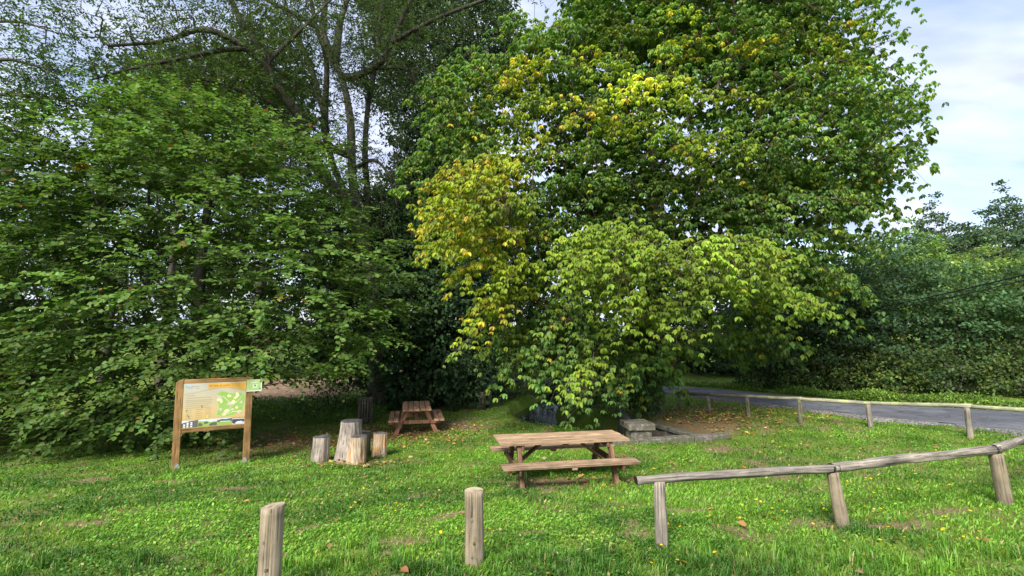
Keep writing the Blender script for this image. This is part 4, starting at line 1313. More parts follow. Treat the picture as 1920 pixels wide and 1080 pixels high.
# ---- ash with visible limbs behind the maple ----------------------------------
g = np.random.default_rng(14)
ab = np.array(at(706, 770, 19.0)); ab[2] = gz(ab[0], ab[1]) - .1
ash = tree_root('ash_tree', 'tall thin-leaved ash with bare dark limbs fanning out above the maple', Vector(ab))
main = [ab, PT(706, 640, 19), PT(695, 520, 19), PT(672, 420, 19), PT(660, 320, 19), PT(657, 222, 19), PT(641, 147, 19), PT(628, 120, 19)]
curve_tube('trunk', main, [.38, .32, .28, .22, .175, .15, .13, .115], M_BARKP, ash, seed=4)
LIMBS = [
 ([(690, 480, 18.9), (652, 379, 18.2), (619, 346, 17.8), (587, 301, 17.4), (570, 253, 17), (562, 220, 16.7), (526, 171, 16.2), (497, 122, 15.8), (460, 90, 15.4), (407, 61, 15), (367, 57, 14.8), (305, 77, 14.4), (204, 86, 14)], .21, .03),
 ([(526, 171, 16.2), (497, 102, 16), (448, 33, 15.8), (420, -40, 15.6), (400, -120, 15.5)], .12, .04),
 ([(460, 90, 15.4), (405, 95, 15), (340, 110, 14.6), (250, 128, 14.2), (170, 150, 14)], .07, .02),
 ([(628, 120, 19), (605, 58, 18.8), (610, 0, 18.8), (600, -90, 18.8)], .13, .05),
 ([(628, 120, 19), (637, 44, 19.1), (650, 0, 19.2), (668, -90, 19.3)], .13, .05),
 ([(641, 147, 19), (668, 142, 18.8), (699, 129, 18.6), (725, 102, 18.4), (757, 27, 18.2), (770, 0, 18.1), (800, -70, 18)], .13, .05),
 ([(735, 80, 18.3), (774, 58, 18), (828, 31, 17.8), (908, 0, 17.5), (980, -30, 17.3)], .08, .03),
 ([(690, 480, 19.1), (655, 380, 19.3), (622, 300, 19.4), (606, 210, 19.5), (580, 120, 19.4), (545, 40, 19.2), (520, -50, 19)], .12, .05),
 ([(684, 470, 19.2), (690, 380, 19.4), (684, 290, 19.5), (690, 200, 19.6), (706, 110, 19.6), (715, 20, 19.6), (730, -60, 19.6)], .11, .05),
 ([(650, 290, 19), (614, 267, 19.3), (610, 200, 19.4), (612, 111, 19.5), (590, 40, 19.6), (575, -60, 19.7)], .13, .05),
 ([(700, 129, 18.6), (761, 129, 18.4), (779, 155, 18.2), (792, 200, 18)], .06, .02),
 ([(619, 346, 17.8), (560, 320, 17.2), (500, 310, 16.8), (440, 330, 16.5)], .08, .02),
 ([(605, 58, 18.8), (560, 30, 18.4), (500, 0, 18), (430, -40, 17.6)], .08, .03),
 ([(570, 253, 17), (520, 200, 16.6), (450, 170, 16.2), (380, 150, 15.8), (330, 165, 15.5)], .07, .02),
 ([(660, 320, 19), (700, 300, 18.8), (730, 330, 18.6), (745, 390, 18.5)], .07, .02),
 ([(497, 122, 15.8), (560, 60, 16), (600, 20, 16.2), (660, -40, 16.4)], .06, .02)]
nodes = list(main)
lim_pts = []
for k, (pts, r0, r1) in enumerate(LIMBS):
    pp = [PT(*q) for q in pts]
    _, C, _ = curve_tube('limb', pp, list(np.linspace(r0 * 1.3, r1 * 1.4, len(pp))), M_BARKP if k in (3, 4, 7) else M_BARKD, ash, 10, 4, seed=k)
    lim_pts.append(C)
allC = np.concatenate(lim_pts)
# fine boughs around the limbs
K = 1500
base = allC[g.integers(0, len(allC), K)]
anch = base + g.normal(size=(K, 3)) * np.array([.9, .7, .75])
anch = anch[anch[:, 2] > 3.6]
anch = np.concatenate([anch, sample_crown([(PT(520, 40, 17), (5.5, 2.5, 3.0)), (PT(250, 60, 14.6), (2.8, 1.6, 1.8)), (PT(640, 60, 18), (4.5, 2.2, 3.4)), (PT(640, 330, 17.5), (1.9, 1.2, 2.2))], 3000, .55, (.2, 1), .3, None, 9)])
s_ = skeleton(allC, anch, .0, step=.5, tip_r=.006, seed=5, loose=True)
tag(tubes('branches', s_[0], s_[1], np.minimum(s_[2], .045), np.minimum(s_[3], .04), M_BARKD, ash, 4), kind='stuff')
P, ax, nr = spray_pinnate(anch, np.array(PT(640, 300, 18.5)), 3, .42, g, 9)
N = len(P)
o = leaves('crown', P, ax, nr, g.uniform(.085, .15, N), .42, vary((0.066, 0.10, 0.034), N, g, .3, .12), M_LEAF, ash, 'dia')
tag(o, kind='stuff')
print('ash', N)
# ---- corner ash, trunk outside the frame
g = np.random.default_rng(15)
cb = Vector((-17.0, 12.6, 0)); cb.z = gz(cb.x, cb.y) - .1
cash = tree_root('ash_tree', 'thin-leaved tree reaching in with dark twigs at the upper left corner', cb)
tr_ = [np.array((-17.0, 12.6, cb.z)), np.array((-16.8, 12.6, 2.5)), np.array((-16.4, 12.5, 5.5)), np.array((-16.0, 12.4, 9)), np.array((-15.8, 12.3, 13))]
curve_tube('trunk', tr_, [.3, .25, .2, .15, .08], M_BARKD, cash, seed=9)
CL = [([(-300, 250, 12.5), (-120, 140, 12.3), (0, 112, 12), (60, 122, 11.8), (110, 135, 11.6)], .08, .015), ([(-300, 270, 12.5), (-100, 190, 12.3), (0, 178, 12.2), (60, 182, 12.1), (140, 190, 12)], .07, .015), ([(-300, 160, 12.5), (-100, 60, 12.4), (20, 40, 12.3), (100, 60, 12.2)], .07, .015), ([(-250, 330, 12.5), (-60, 260, 12.3), (30, 265, 12.2), (70, 285, 12)], .05, .012), ([(-200, 60, 12.5), (-60, -40, 12.4), (60, -60, 12.3)], .06, .02)]
cc = []
for k, (pts, r0, r1) in enumerate(CL):
    pp = [PT(*q) for q in pts]
    _, C, _ = curve_tube('limb', pp, list(np.linspace(r0, r1, len(pp))), M_BARKD, cash, 8, 4, seed=k + 20)
    cc.append(C)
allC = np.concatenate(cc)
base = allC[g.integers(0, len(allC), 420)]
anch = base + g.normal(size=(420, 3)) * np.array([.6, .5, .42])
anch = anch[(anch[:, 0] / anch[:, 1]) * FPX + 960 < 150]
s_ = skeleton(allC, anch, .0, step=.4, tip_r=.005, seed=6, loose=True)
tag(tubes('branches', s_[0], s_[1], np.minimum(s_[2], .03), np.minimum(s_[3], .03), M_BARKD, cash, 4), kind='stuff')
P, ax, nr = spray_pinnate(anch, np.array((-16, 12.5, 5)), 4, .42, g, 9)
N = len(P)
o = leaves('crown', P, ax, nr, g.uniform(.08, .14, N), .42, vary((0.06, 0.105, 0.03), N, g, .3, .12), M_LEAF, cash, 'dia')
tag(o, kind='stuff')

# ---- generic trees -----------------------------------------------------------
def generic(name, label, base, ells, spacing, per, pad, size, col, mat, trunk_r, seed, group, bark=None, cut=None, shape='dia', back=.35, tries=5000, shell=(.35, 1.), width=.6, amt=.28, lump=.3, cat='tree', flat=.6, top=.8, tilt=.6):
    g = np.random.default_rng(seed)
    b = Vector(base); b.z = gz(b.x, b.y) - .1
    root = thing(name, label, cat, b, group=group)
    def ct(p):
        ok = p[:, 2] > hraw(p[:, 0], p[:, 1]) + .12
        if cut is not None: ok &= cut(p)
        return ok
    cy_ = np.mean([e[0][1] for e in ells])
    anch = sample_crown(ells, tries, spacing, shell, lump, ct, seed, cy=cy_ + .3, back_thin=back)
    zt = max(e[0][2] + e[1][2] * .6 for e in ells)
    hh = zt - b.z
    cxy = np.mean([np.array(e[0][:2]) for e in ells], axis=0)
    tr = [np.array((b.x + (cxy[0] - b.x) * t + .06 * math.sin(5 * t + seed), b.y + (cxy[1] - b.y) * t, b.z + hh * t * top)) for t in (0, .15, .35, .6, .8, 1)]
    curve_tube('trunk', tr, [trunk_r * k for k in (1.2, 1, .85, .6, .4, .2)], bark or M_BARKD, root, 10, 3, seed=seed)
    s = skeleton(tr, anch, .3, step=.9, tip_r=.006, seed=seed)
    tag(tubes('branches', s[0], s[1], s[2], s[3], bark or M_BARKD, root, 4), kind='stuff')
    ctr = np.array((cxy[0], cy_, np.mean([e[0][2] for e in ells]) - .5))
    P, ax, nr = spray_blob(anch, ctr, per, pad, g, flat, tilt)
    N = len(P)
    av = np.repeat(np.exp(g.normal(size=len(anch)) * .18), per)
    o = leaves('crown', P, ax, nr, g.uniform(size * .7, size * 1.25, N), width, vary(np.asarray(col)[None] * av[:, None], N, g, amt, .12), mat, root, shape)
    tag(o, kind='stuff')
    return root
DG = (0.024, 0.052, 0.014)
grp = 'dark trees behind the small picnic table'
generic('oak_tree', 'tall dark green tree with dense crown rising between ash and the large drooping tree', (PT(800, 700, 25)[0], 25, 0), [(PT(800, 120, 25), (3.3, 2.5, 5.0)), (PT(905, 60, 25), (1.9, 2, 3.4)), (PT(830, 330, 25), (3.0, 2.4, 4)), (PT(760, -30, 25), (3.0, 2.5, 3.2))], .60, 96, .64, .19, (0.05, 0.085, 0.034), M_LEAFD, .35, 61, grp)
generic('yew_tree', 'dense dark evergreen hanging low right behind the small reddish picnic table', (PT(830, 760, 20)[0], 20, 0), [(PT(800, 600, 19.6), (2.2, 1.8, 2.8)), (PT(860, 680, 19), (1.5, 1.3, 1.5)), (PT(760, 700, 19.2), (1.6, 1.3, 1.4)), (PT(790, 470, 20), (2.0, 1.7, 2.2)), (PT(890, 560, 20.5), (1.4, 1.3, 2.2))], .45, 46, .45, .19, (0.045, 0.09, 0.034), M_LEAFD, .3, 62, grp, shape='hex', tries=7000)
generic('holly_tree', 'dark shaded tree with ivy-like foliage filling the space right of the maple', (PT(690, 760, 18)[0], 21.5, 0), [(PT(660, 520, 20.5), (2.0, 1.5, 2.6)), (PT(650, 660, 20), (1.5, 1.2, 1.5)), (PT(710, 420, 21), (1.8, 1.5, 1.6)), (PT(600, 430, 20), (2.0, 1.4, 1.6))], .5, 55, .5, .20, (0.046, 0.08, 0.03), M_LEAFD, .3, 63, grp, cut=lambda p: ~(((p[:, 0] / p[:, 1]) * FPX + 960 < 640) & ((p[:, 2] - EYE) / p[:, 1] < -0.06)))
grp = 'bushes along the stream'
generic('willow_bush', 'pale yellow-green loose bush by the stream, under the left edge of the drooping tree', (PT(935, 740, 22)[0], 22.5, 0), [(PT(935, 640, 22), (1.3, 1.0, 2.0)), (PT(985, 690, 23), (1.6, 1.0, 1.3))], .42, 26, .42, .12, (0.11, 0.15, 0.03), M_LEAF, .07, 64, grp, cat='bush', tries=1500, top=.6)
generic('stream_bush', 'mid-green bush on the far bank of the stream behind the drooping tree', (PT(1090, 735, 24)[0], 24.5, 0), [(PT(1080, 660, 24), (2.6, 1.2, 2.2)), (PT(1170, 690, 25), (2.0, 1.2, 1.6))], .5, 26, .45, .13, (0.05, 0.085, 0.022), M_LEAF, .07, 65, grp, cat='bush', tries=2500, top=.6)
generic('stream_bush', 'small dark bush left of the stream at the evergreen foot', (PT(905, 750, 20.5)[0], 20.8, 0), [(PT(915, 725, 20.6), (.9, .7, .7)), (PT(960, 728, 21.5), (.9, .7, .8))], .34, 26, .34, .1, (0.035, 0.075, 0.018), M_LEAF, .04, 66, grp, cat='bush', tries=900, top=.6)
generic('stream_bush', 'dark bush between the stream and the lane, left of the drooping tree trunk', (PT(1130, 740, 19.5)[0], 19.6, 0), [(PT(1130, 715, 19.4), (2.1, .9, 1.1)), (PT(1050, 725, 19.0), (1.4, .8, .8))], .45, 40, .42, .12, (0.045, 0.08, 0.024), M_LEAF, .05, 68, grp, cat='bush', tries=1800, top=.6)
generic('stream_bush', 'low ferny bush on the bank right above the stream water', (PT(1100, 770, 16.4)[0], 16.6, 0), [(PT(1100, 757, 16.5), (1.2, .5, .42))], .3, 34, .3, .09, (0.06, 0.10, 0.026), M_LEAF, .03, 69, grp, cat='bush', tries=600, top=.6)
generic('bramble_bush', 'low tangled bush between the maple and the slatted litter bin', (PT(640, 765, 17.5)[0], 17.8, 0), [(PT(640, 745, 17.8), (1.0, .7, .75)), (PT(560, 772, 17.5), (.9, .5, .35))], .3, 26, .3, .08, (0.05, 0.085, 0.022), M_LEAF, .03, 67, grp, cat='bush', tries=1200, top=.6)

grp = 'trees of the far background'
for k, (px, d, py, rx, rz, col, lab) in enumerate((
    (210, 30, 430, 4.2, 4.6, (.06, .10, .028), 'tall background tree behind the left half of the maple'),
    (390, 32, 420, 3.6, 4.6, (.055, .095, .026), 'tall background tree behind the right half of the maple'),
    (790, 29, 470, 3.4, 5.0, (.05, .085, .028), 'tall background tree behind the dark evergreen'),
    (1560, 33, 640, 4.2, 3.6, (.045, .08, .03), 'background tree closing the wood behind the first trees across the lane'),
    (1720, 32, 620, 4.0, 3.8, (.05, .085, .03), 'background tree closing the wood behind the bright young tree'),
    (1880, 31, 620, 4.0, 3.8, (.05, .085, .03), 'background tree closing the wood behind the tallest feathery treetop'),
    (2050, 29, 620, 4.0, 3.8, (.05, .085, .03), 'background tree closing the wood beyond the right picture edge'),
    (330, 27, 215, 3.6, 3.6, (.045, .08, .026), 'high dark treetop seen through the ash limbs above the maple'),
    (500, 28, 170, 2.8, 4.2, (.045, .078, .026), 'second high dark treetop seen through the ash limbs near its trunk'),
    (80, 34, 560, 5.5, 5.0, (.045, .08, .022), 'background tree at the far left behind the maple'),
    (420, 44, 560, 4.5, 4.5, (.05, .09, .025), 'background tree standing beyond the ploughed ground'),
    (600, 40, 580, 4.5, 4.8, (.04, .075, .02), 'background tree behind the trunk of the ash'),
    (980, 36, 540, 4.5, 5.5, (.04, .07, .02), 'background tree in the gap left of the drooping tree'),
    (1180, 33, 590, 5.0, 4.5, (.035, .065, .02), 'background tree hidden behind the drooping tree'),
    (1350, 31, 610, 4.5, 4.5, (.032, .062, .018), 'background tree right behind the drooping tree beyond the lane'))):
    c = PT(px, py, d)
    generic('background_tree', lab, (c[0], d, 0), [(c, (rx, 3, rz)), (c + np.array((rx * .4, 0, -rz * .5)), (rx * .8, 2.5, rz * .6))], .95, 46, .9, .34, col, M_LEAFD, .25, 70 + k, grp, tries=1500)

# ---- wood across the lane -----------------------------------------------------
grp = 'trees across the lane'
FT = [  # px, base d, crown parts (px, py, rx, rz), colour, label
 (1440, 21.5, [(1430, 640, 1.9, 2.0), (1470, 560, 1.6, 1.6)], (.03, .058, .017), 'dark tree across the lane directly right of the drooping tree'),
 (1540, 21.0, [(1540, 640, 1.9, 2.2), (1560, 560, 1.6, 1.8)], (.034, .066, .02), 'dark shaded tree across the lane, second from the drooping tree'),
 (1650, 19.5, [(1650, 560, 1.9, 2.3), (1640, 670, 1.8, 1.5)], (.036, .075, .026), 'tree with grey-green glossy foliage across the lane'),
 (1690, 23.0, [(1690, 520, 1.9, 1.9), (1700, 445, .5, 1.0), (1650, 470, .5, .8), (1735, 470, .6, .8)], (.10, .165, .03), 'bright green young tree across the lane, pointed top'),
 (1765, 27.0, [(1750, 392, .35, .8), (1748, 425, .8, .7), (1790, 440, .8, .6), (1765, 470, 1.5, 1.0), (1790, 530, 1.8, 1.6)], (.042, .075, .026), 'dark slender treetop standing behind the bright young tree'),
 (1880, 26.0, [(1887, 362, .3, .8), (1880, 398, .8, .7), (1905, 425, 1.2, .7), (1875, 455, 1.7, .9), (1865, 510, 2.3, 1.5)], (.045, .08, .03), 'tallest feathery treetop at the right picture edge'),
 (1800, 18.5, [(1800, 590, 1.9, 1.7), (1800, 680, 1.9, 1.3)], (.045, .092, .028), 'leafy tree across the lane right of the grey-green tree'),
 (1850, 21.0, [(1850, 540, 2.2, 1.5)], (.105, .16, .03), 'light yellow-green tree above the overhead cable'),
 (1930, 17.5, [(1925, 620, 1.8, 2.0), (1940, 700, 1.6, 1.0)], (.042, .088, .026), 'dense leafy tree cut off by the right picture edge'),
 (2060, 19.5, [(2060, 560, 2.6, 2.8)], (.045, .09, .028), 'tree across the lane outside the right picture edge'),
 (1580, 27.0, [(1575, 570, 2.4, 2.2)], (.075, .12, .03), 'mid-green tree at the back between drooping tree and bright young tree'),
 (1490, 28.0, [(1480, 590, 2.6, 2.0), (1380, 650, 2.4, 1.5)], (.03, .055, .018), 'dark tree far back along the lane'),
]
for k, (px, d, parts, col, lab) in enumerate(FT):
    x = (px - 960) / FPX * d
    ells = [(PT(a_, b_, d - .3 * i), (rx, min(rx, 1.7), rz)) for i, (a_, b_, rx, rz) in enumerate(parts)]
    tall_ = min(p_[2] for p_ in parts) < .6
    generic('broadleaf_tree', lab, (x, d + .2, 0), ells, .42 if tall_ else .66, 60 if tall_ else 92, .58 if min(p_[2] for p_ in parts) > .6 else .4, .145, np.array(col) * 1.55 + np.array((.010, .010, .012)), M_LEAF, .10, 90 + k, grp, tries=3500, lump=.6, shape='dia', width=.7, bark=M_BARKD, flat=.42, shell=(.3, 1.))

for k, (px, d, rx, rz, lab) in enumerate((
    (1470, 20.0, 1.7, .75, 'dark undergrowth bush nearest the drooping tree on the far verge'), (1570, 19.0, 1.5, .8, 'second dark undergrowth bush on the far verge'),
    (1680, 18.0, 1.5, .85, 'leafy undergrowth bush on the far verge under the grey-green tree'), (1790, 17.0, 1.4, .8, 'rounded undergrowth bush on the far verge near the right end of the fence'),
    (1900, 16.2, 1.4, .8, 'undergrowth bush on the far verge at the right picture edge'), (2020, 15.8, 1.4, .8, 'undergrowth bush on the far verge outside the picture'))):
    x = (px - 960) / FPX * d
    z0 = gz(x, d)
    generic('undergrowth_bush', lab, (x, d + .1, 0), [((x, d, z0 + rz * .9), (rx, .8, rz)), ((x + rx * .5, d + .4, z0 + rz * 1.5), (rx * .7, .7, rz * .8))], .42, 44, .42, .12, (.065 + .02 * (k % 3), .105 + .024 * (k % 3), .03), M_LEAF, .04, 120 + k, 'undergrowth across the lane', cat='bush', tries=1200, lump=.5, top=.6, flat=.5)
# ---- overhead cables ---------------------------------------------------------
def cable(label, p0, p1, sagm, r):
    n_ = 24
    pts = []
    for i in range(n_ + 1):
        t = i / n_
        q = p0 * (1 - t) + p1 * t
        q = q + np.array([0, 0, -4 * sagm * t * (1 - t)])
        pts.append(q)
    o, _, _ = curve_tube('overhead_cable', pts, [r] * len(pts), M_CABLE, None, 6, 1, rough=0)
    tag(o, label, 'cable', 'overhead cables')
c0 = PT(1610, 583, 20.5)
c1 = PT(1920, 506, 11.0); dcab = c1 - c0
cable('upper black overhead cable crossing in front of the trees at the right', c0, c0 + dcab * 1.6, .12, .018)
c0b = PT(1612, 590, 20.5); c1b = PT(1920, 513, 11.0); dcb = c1b - c0b
cable('lower thin black overhead cable just below the thicker one', c0b, c0b + dcb * 1.6, .16, .012)
pp0 = c0 + np.array([-.1, .1, 0])
pole = thing('utility_pole', 'wooden cable pole lost in the foliage across the lane', 'pole', Vector((pp0[0], pp0[1], gz(pp0[0], pp0[1]))))
log('shaft', Vector((pp0[0], pp0[1], gz(pp0[0], pp0[1]) - .2)), Vector((pp0[0], pp0[1], pp0[2] + .3)), .11, .09, M_BIN, pole, M_CUT, seed=3, rough=.03, seg=14, rings=8)
box('crossarm', (.5, .08, .08), T(Vector((pp0[0], pp0[1] - .1, pp0[2] - .02))), M_BIN, pole)

# ------------------------------------------------------------------ grass
g = np.random.default_rng(21)
def ground_pts(n, d0, d1, spread=R(56), yexp=0.0):
    d = np.exp(g.uniform(math.log(d0), math.log(d1), n))
    a_ = g.uniform(-spread, spread, n)
    x = d * np.sin(a_); y = d * np.cos(a_)
    return x, y
def keep_grass(x, y, thin=1.0):
    b = bare(x, y)
    d = polydist(x, y, STREAM)
    k = g.random(len(x)) > b * .80 * thin
    k &= d > .95
    k &= ~road_mask(x, y)
    k &= soil(x, y) < .4
    return k
def grass_cols(x, y, n):
    q = np.stack([x, y, 0 * x], 1)
    f1 = fbm(q * .8 + 3, 3); f2 = fbm(q * 3.5 + 11, 2)
    dk = np.array((0.055, 0.14, 0.018)); lt = np.array((0.16, 0.33, 0.032)); ye = np.array((0.27, 0.28, 0.07))
    t = np.clip((f1 - .33) * 2.8 + (f2 - .5) * 1.3, 0, 1)[:, None]
    c = dk * (1 - t) + lt * t
    u = np.clip((f2 - .58) * 3, 0, 1)[:, None]
    c = c * (1 - u * .35) + ye * u * .35
    dry = g.random(n) < .04
    c[dry] = np.array((.34, .28, .13))
    return vary(c, n, g, .24, .09)
# blades
x, y = ground_pts(215000, 3.0, 17.0)
xb = g.uniform(-2.5, 7.5, 16000); yb = g.uniform(12.5, 25, 16000)
x = np.concatenate([x, xb]); y = np.concatenate([y, yb])
k = keep_grass(x, y); x, y = x[k], y[k]
n_ = len(x); z = height(x, y)
dist = np.hypot(x, y)
P = np.stack([x, y, z - .005], 1)
tall = fbm(np.stack([x, y, 0 * x], 1) * .7 + 40, 3)
edge = np.clip((5.0 - dist) / 1.6, 0, 1)
h_ = g.uniform(.022, .056, n_) * (0.55 + 1.1 * tall) * (1 + edge * 1.3 * (tall > .45))
th = g.uniform(0, 2 * math.pi, n_)
ln = np.stack([np.cos(th), np.sin(th), 0 * th], 1)
wd = (.0033 + .0011 * dist) * g.uniform(.7, 1.3, n_)
sd = np.stack([-np.sin(th), np.cos(th), 0 * th], 1)
lean_ = g.uniform(.15, .9, n_)[:, None]
tip = P + UP * h_[:, None] + ln * h_[:, None] * lean_
mid = P + UP * (h_ * .62)[:, None] + ln * (h_ * .22)[:, None] * lean_
V = np.stack([P - sd * wd[:, None] / 2, P + sd * wd[:, None] / 2, mid + sd * wd[:, None] * .55, tip], 1)
me = fast_mesh('grass', V, [[0, 1, 2], [0, 2, 3]], 4, grass_cols(x, y, n_), M_GRASS)
tag(place(bpy.data.objects.new('grass', me)), 'short uneven green grass covering the lawn', 'grass', kind='stuff')
print('blades', n_)
# clover and plantain leaves between the blades
x, y = ground_pts(125000, 3.0, 15.0)
f = fbm(np.stack([x, y, 0 * x], 1) * .55 + 70, 3)
k = keep_grass(x, y) & (g.random(len(x)) < np.clip((f - .38) * 4, .08, 1)); x, y = x[k], y[k]
n_ = len(x); z = height(x, y); dist = np.hypot(x, y)
P = np.stack([x, y, z + g.uniform(.008, .05, n_)], 1)
th = g.uniform(0, 2 * math.pi, n_)
ax = np.stack([np.cos(th), np.sin(th), g.uniform(-.1, .9, n_)], 1)
nr = UP + g.normal(size=(n_, 3)) * .35
cl = grass_cols(x, y, n_) * np.array([1.05, 1.1, 1.0])
me_o = leaves('clover', P, ax, nr, g.uniform(.016, .036, n_) * (1 + .04 * dist), .62, cl, M_GRASS, None, 'dia')
tag(me_o, 'low clover and plantain leaves mixed into the lawn', 'ground cover', kind='stuff')
# tufts and tall blades near the camera and round the posts
tu = []
for px, py, c_ in [(700, 1060, 8), (800, 1070, 9), (930, 1060, 9), (980, 1050, 8), (1080, 1060, 8), (1150, 1070, 8), (1290, 1065, 8), (1380, 1060, 9), (1460, 1040, 9), (1550, 1060, 10), (1650, 1060, 9), (1760, 1060, 9), (1880, 1030, 8), (560, 1075, 8), (450, 1075, 8), (300, 1060, 7), (150, 1040, 6), (60, 1070, 7), (640, 1040, 6), (1020, 1070, 8), (1242, 1036, 6), (1590, 996, 5), (1890, 953, 5), (880, 1070, 6), (985, 905, 5), (1140, 908, 5), (640, 872, 4), (780, 830, 4), (840, 815, 4), (330, 884, 4), (1430, 1075, 9), (1500, 1078, 9), (1250, 1078, 8), (1330, 1078, 8), (860, 1078, 8), (1700, 1040, 8)]:
    q = ground_at(px, py)
    for _ in range(c_):
        tu.append((q.x + g.normal() * .28, q.y + g.normal() * .16))
tu = np.array(tu)
tc_ = np.repeat(tu, 34, 0) + g.normal(size=(len(tu) * 34, 2)) * .035
n_ = len(tc_); x, y = tc_[:, 0], tc_[:, 1]; z = height(x, y); dist = np.hypot(x, y)
th = g.uniform(0, 2 * math.pi, n_)
ln = np.stack([np.cos(th), np.sin(th), 0 * th], 1); sd = np.stack([-np.sin(th), np.cos(th), 0 * th], 1)
h_ = g.uniform(.06, .155, n_) * np.repeat(g.uniform(.6, 1.15, len(tu)), 34)
P = np.stack([x, y, z - .005], 1)
lean_ = g.uniform(.1, .75, n_)[:, None]
wd = (.0045 + .0006 * dist)
m1 = P + UP * (h_ * .5)[:, None] + ln * (h_ * .15)[:, None] * lean_
m2 = P + UP * (h_ * .85)[:, None] + ln * (h_ * .5)[:, None] * lean_
tip = P + UP * (h_ * (1 - .15 * lean_[:, 0]))[:, None] + ln * h_[:, None] * lean_
w = wd[:, None]
V = np.stack([P - sd * w / 2, P + sd * w / 2, m1 + sd * w * .5, m2 + sd * w * .35, tip, m2 - sd * w * .35, m1 - sd * w * .5], 1)
me = fast_mesh('grass_tufts', V, [[0, 1, 2, 6], [6, 2, 3, 5], [5, 3, 4]], 7, grass_cols(x, y, n_) * 1.05, M_GRASS)
tag(place(bpy.data.objects.new('grass_tufts', me)), 'longer grass tufts along the front of the lawn and round the posts', 'grass', kind='stuff')
# weeds on the verge beyond the lane
vb = []
for a_, b_ in zip(rf[3:-4], rn[3:-4]):
    o_ = (a_ - b_).normalized()
    vb.append((a_ + o_ * .75))
vb = np.array([(q.x, q.y) for q in vb])
n_ = 42000
i_ = g.integers(0, len(vb) - 1, n_); t_ = g.random((n_, 1))
xy = vb[i_] * (1 - t_) + vb[i_ + 1] * t_ + g.normal(size=(n_, 2)) * np.array([.5, .5])
dd = polydist(xy[:, 0], xy[:, 1], np.array([((a + b) / 2)[:2] for a, b in zip(rn, rf)]))
hwm = np.array([(a - b).length / 2 for a, b in zip(rn, rf)]).mean()
xy = xy[dd > hwm * 1.06]; n_ = len(xy)
lump_ = fbm(np.concatenate([xy * 1.3, np.zeros((n_, 1))], 1), 3)
P = np.concatenate([xy, (height(xy[:, 0], xy[:, 1]) + g.random(n_) * (.05 + .75 * np.clip(lump_ - .35, 0, 1)))[:, None]], 1)
ax = g.normal(size=(n_, 3)) * .7 + UP * .4
nr = UP + g.normal(size=(n_, 3)) * .6
o = leaves('verge_weeds', P, ax, nr, g.uniform(.05, .12, n_), .5, vary((.13, .225, .03), n_, g, .3), M_GRASS, None, 'dia')
tag(o, 'bright green weeds along the far edge of the lane', 'weeds', kind='stuff')
# undergrowth in the meadow behind, seen through the gap right of the board
n_ = 16000
x = g.uniform(-11.5, -4.5, n_); y = g.uniform(16.0, 21.8, n_)
P = np.stack([x, y, height(x, y) + g.random(n_) * .28], 1)
o = leaves('meadow_herbs', P, g.normal(size=(n_, 3)) * .6 + UP * .6, UP + g.normal(size=(n_, 3)) * .5, g.uniform(.05, .12, n_), .4, vary((.10, .19, .03), n_, g, .3), M_GRASS, None, 'dia')
tag(o, 'taller bright herbs in the clearing behind the information board', 'herbs', kind='stuff')
# fallen leaves
x, y = ground_pts(3000, 3.2, 16)
kk = g.random(len(x)) < .07
n1 = int(kk.sum())
xs = [x[kk]]; ys = [y[kk]]
for cx_, cy_, sx_, sy_, c_ in ((5.6, 14.0, 1.6, 1.0, 1300), (-2.9, 14.2, 1.6, .9, 900), (-5.5, 13.2, 1.6, .7, 350), (3.5, 10.3, 2.5, 1.0, 60), (-3.4, 10.5, .8, .3, 160), (1.2, 8.7, 1.2, .5, 60)):
    xs.append(g.normal(cx_, sx_, c_)); ys.append(g.normal(cy_, sy_, c_))
x = np.concatenate(xs); y = np.concatenate(ys)
ok = (polydist(x, y, STREAM) > 1.0) & ~road_mask(x, y); x, y = x[ok], y[ok]
n_ = len(x)
P = np.stack([x, y, height(x, y) + g.uniform(.02, .05, n_)], 1)
th = g.uniform(0, 2 * math.pi, n_)
pal = np.array([(.33, .18, .07), (.20, .10, .045), (.42, .30, .16), (.50, .36, .06), (.30, .13, .05)])
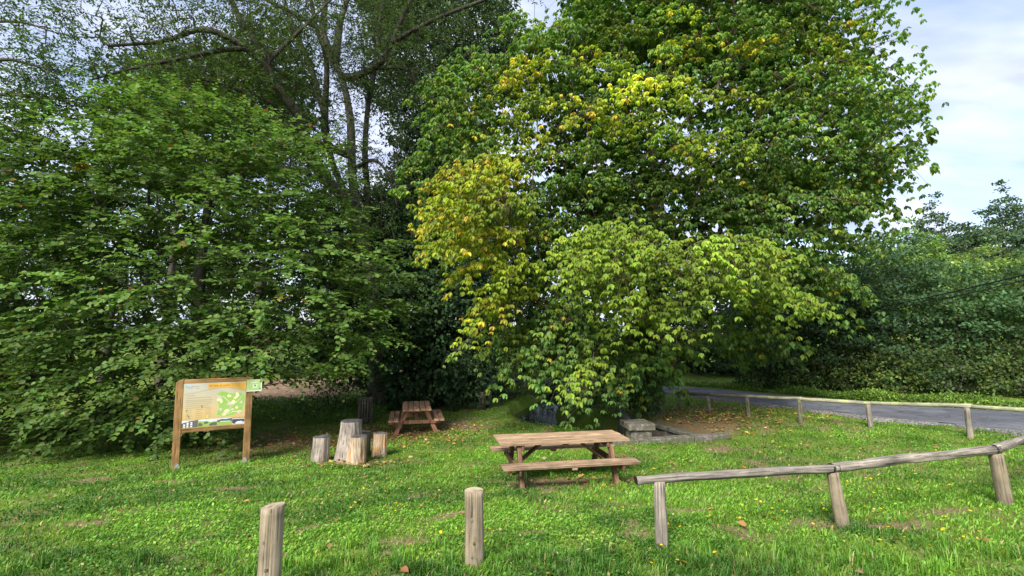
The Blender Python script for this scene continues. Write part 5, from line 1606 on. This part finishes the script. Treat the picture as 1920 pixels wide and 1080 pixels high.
o = leaves('fallen_leaves', P, np.stack([np.cos(th), np.sin(th), g.normal(size=n_) * .2], 1), UP + g.normal(size=(n_, 3)) * .35, g.uniform(.05, .11, n_), .65, vary(pal[g.integers(0, 5, n_)], n_, g, .2), M_GRASS, None, 'hex')
tag(o, 'brown and yellow fallen leaves scattered on the ground', 'fallen leaves', kind='stuff')
# yellow flowers
q = []
for px, py, c_, s_ in ((1700, 920, 26, .9), (1520, 960, 18, .7), (1400, 985, 10, .5), (1600, 870, 14, .9), (1450, 850, 10, .9), (1750, 1010, 16, .7), (1280, 1045, 6, .5), (1150, 960, 6, .5), (960, 1000, 8, .6), (700, 960, 10, .6), (680, 925, 8, .4), (1250, 870, 8, .8), (220, 990, 4, .5), (1850, 980, 10, .5), (1180, 890, 5, .5)):
    c0_ = ground_at(px, py)
    q += [(c0_.x + g.normal() * s_, c0_.y + g.normal() * s_ * .4) for _ in range(c_)]
q = np.array(q); n_ = len(q)
hz = height(q[:, 0], q[:, 1]) + g.uniform(.05, .10, n_)
C = np.stack([q[:, 0], q[:, 1], hz], 1)
a8 = np.arange(8) * 2 * math.pi / 8
rr = g.uniform(.010, .018, n_)
tl_ = g.normal(size=(n_, 2)) * .3
ring = np.stack([np.cos(a8)[None] * rr[:, None], np.sin(a8)[None] * rr[:, None], (np.cos(a8)[None] * tl_[:, :1] + np.sin(a8)[None] * tl_[:, 1:]) * rr[:, None] + .003], 2)
V = np.concatenate([C[:, None], C[:, None] + ring], 1)
me = fast_mesh('wildflowers', V, [[0, j + 1, (j + 1) % 8 + 1] for j in range(8)], 9, vary((.85, .58, .015), n_, g, .08, .03), M_GRASS)
tag(place(bpy.data.objects.new('wildflowers', me)), 'small yellow dandelion-like flowers dotted over the lawn', 'wildflowers', kind='stuff')
tris = sum(sum(len(p.vertices) - 2 for p in o.data.polygons) if len(o.data.polygons) < 5000 else len(o.data.loops) - 2 * len(o.data.polygons) for o in bpy.data.objects if o.type == 'MESH')
print('TRIANGLES', tris, flush=True)
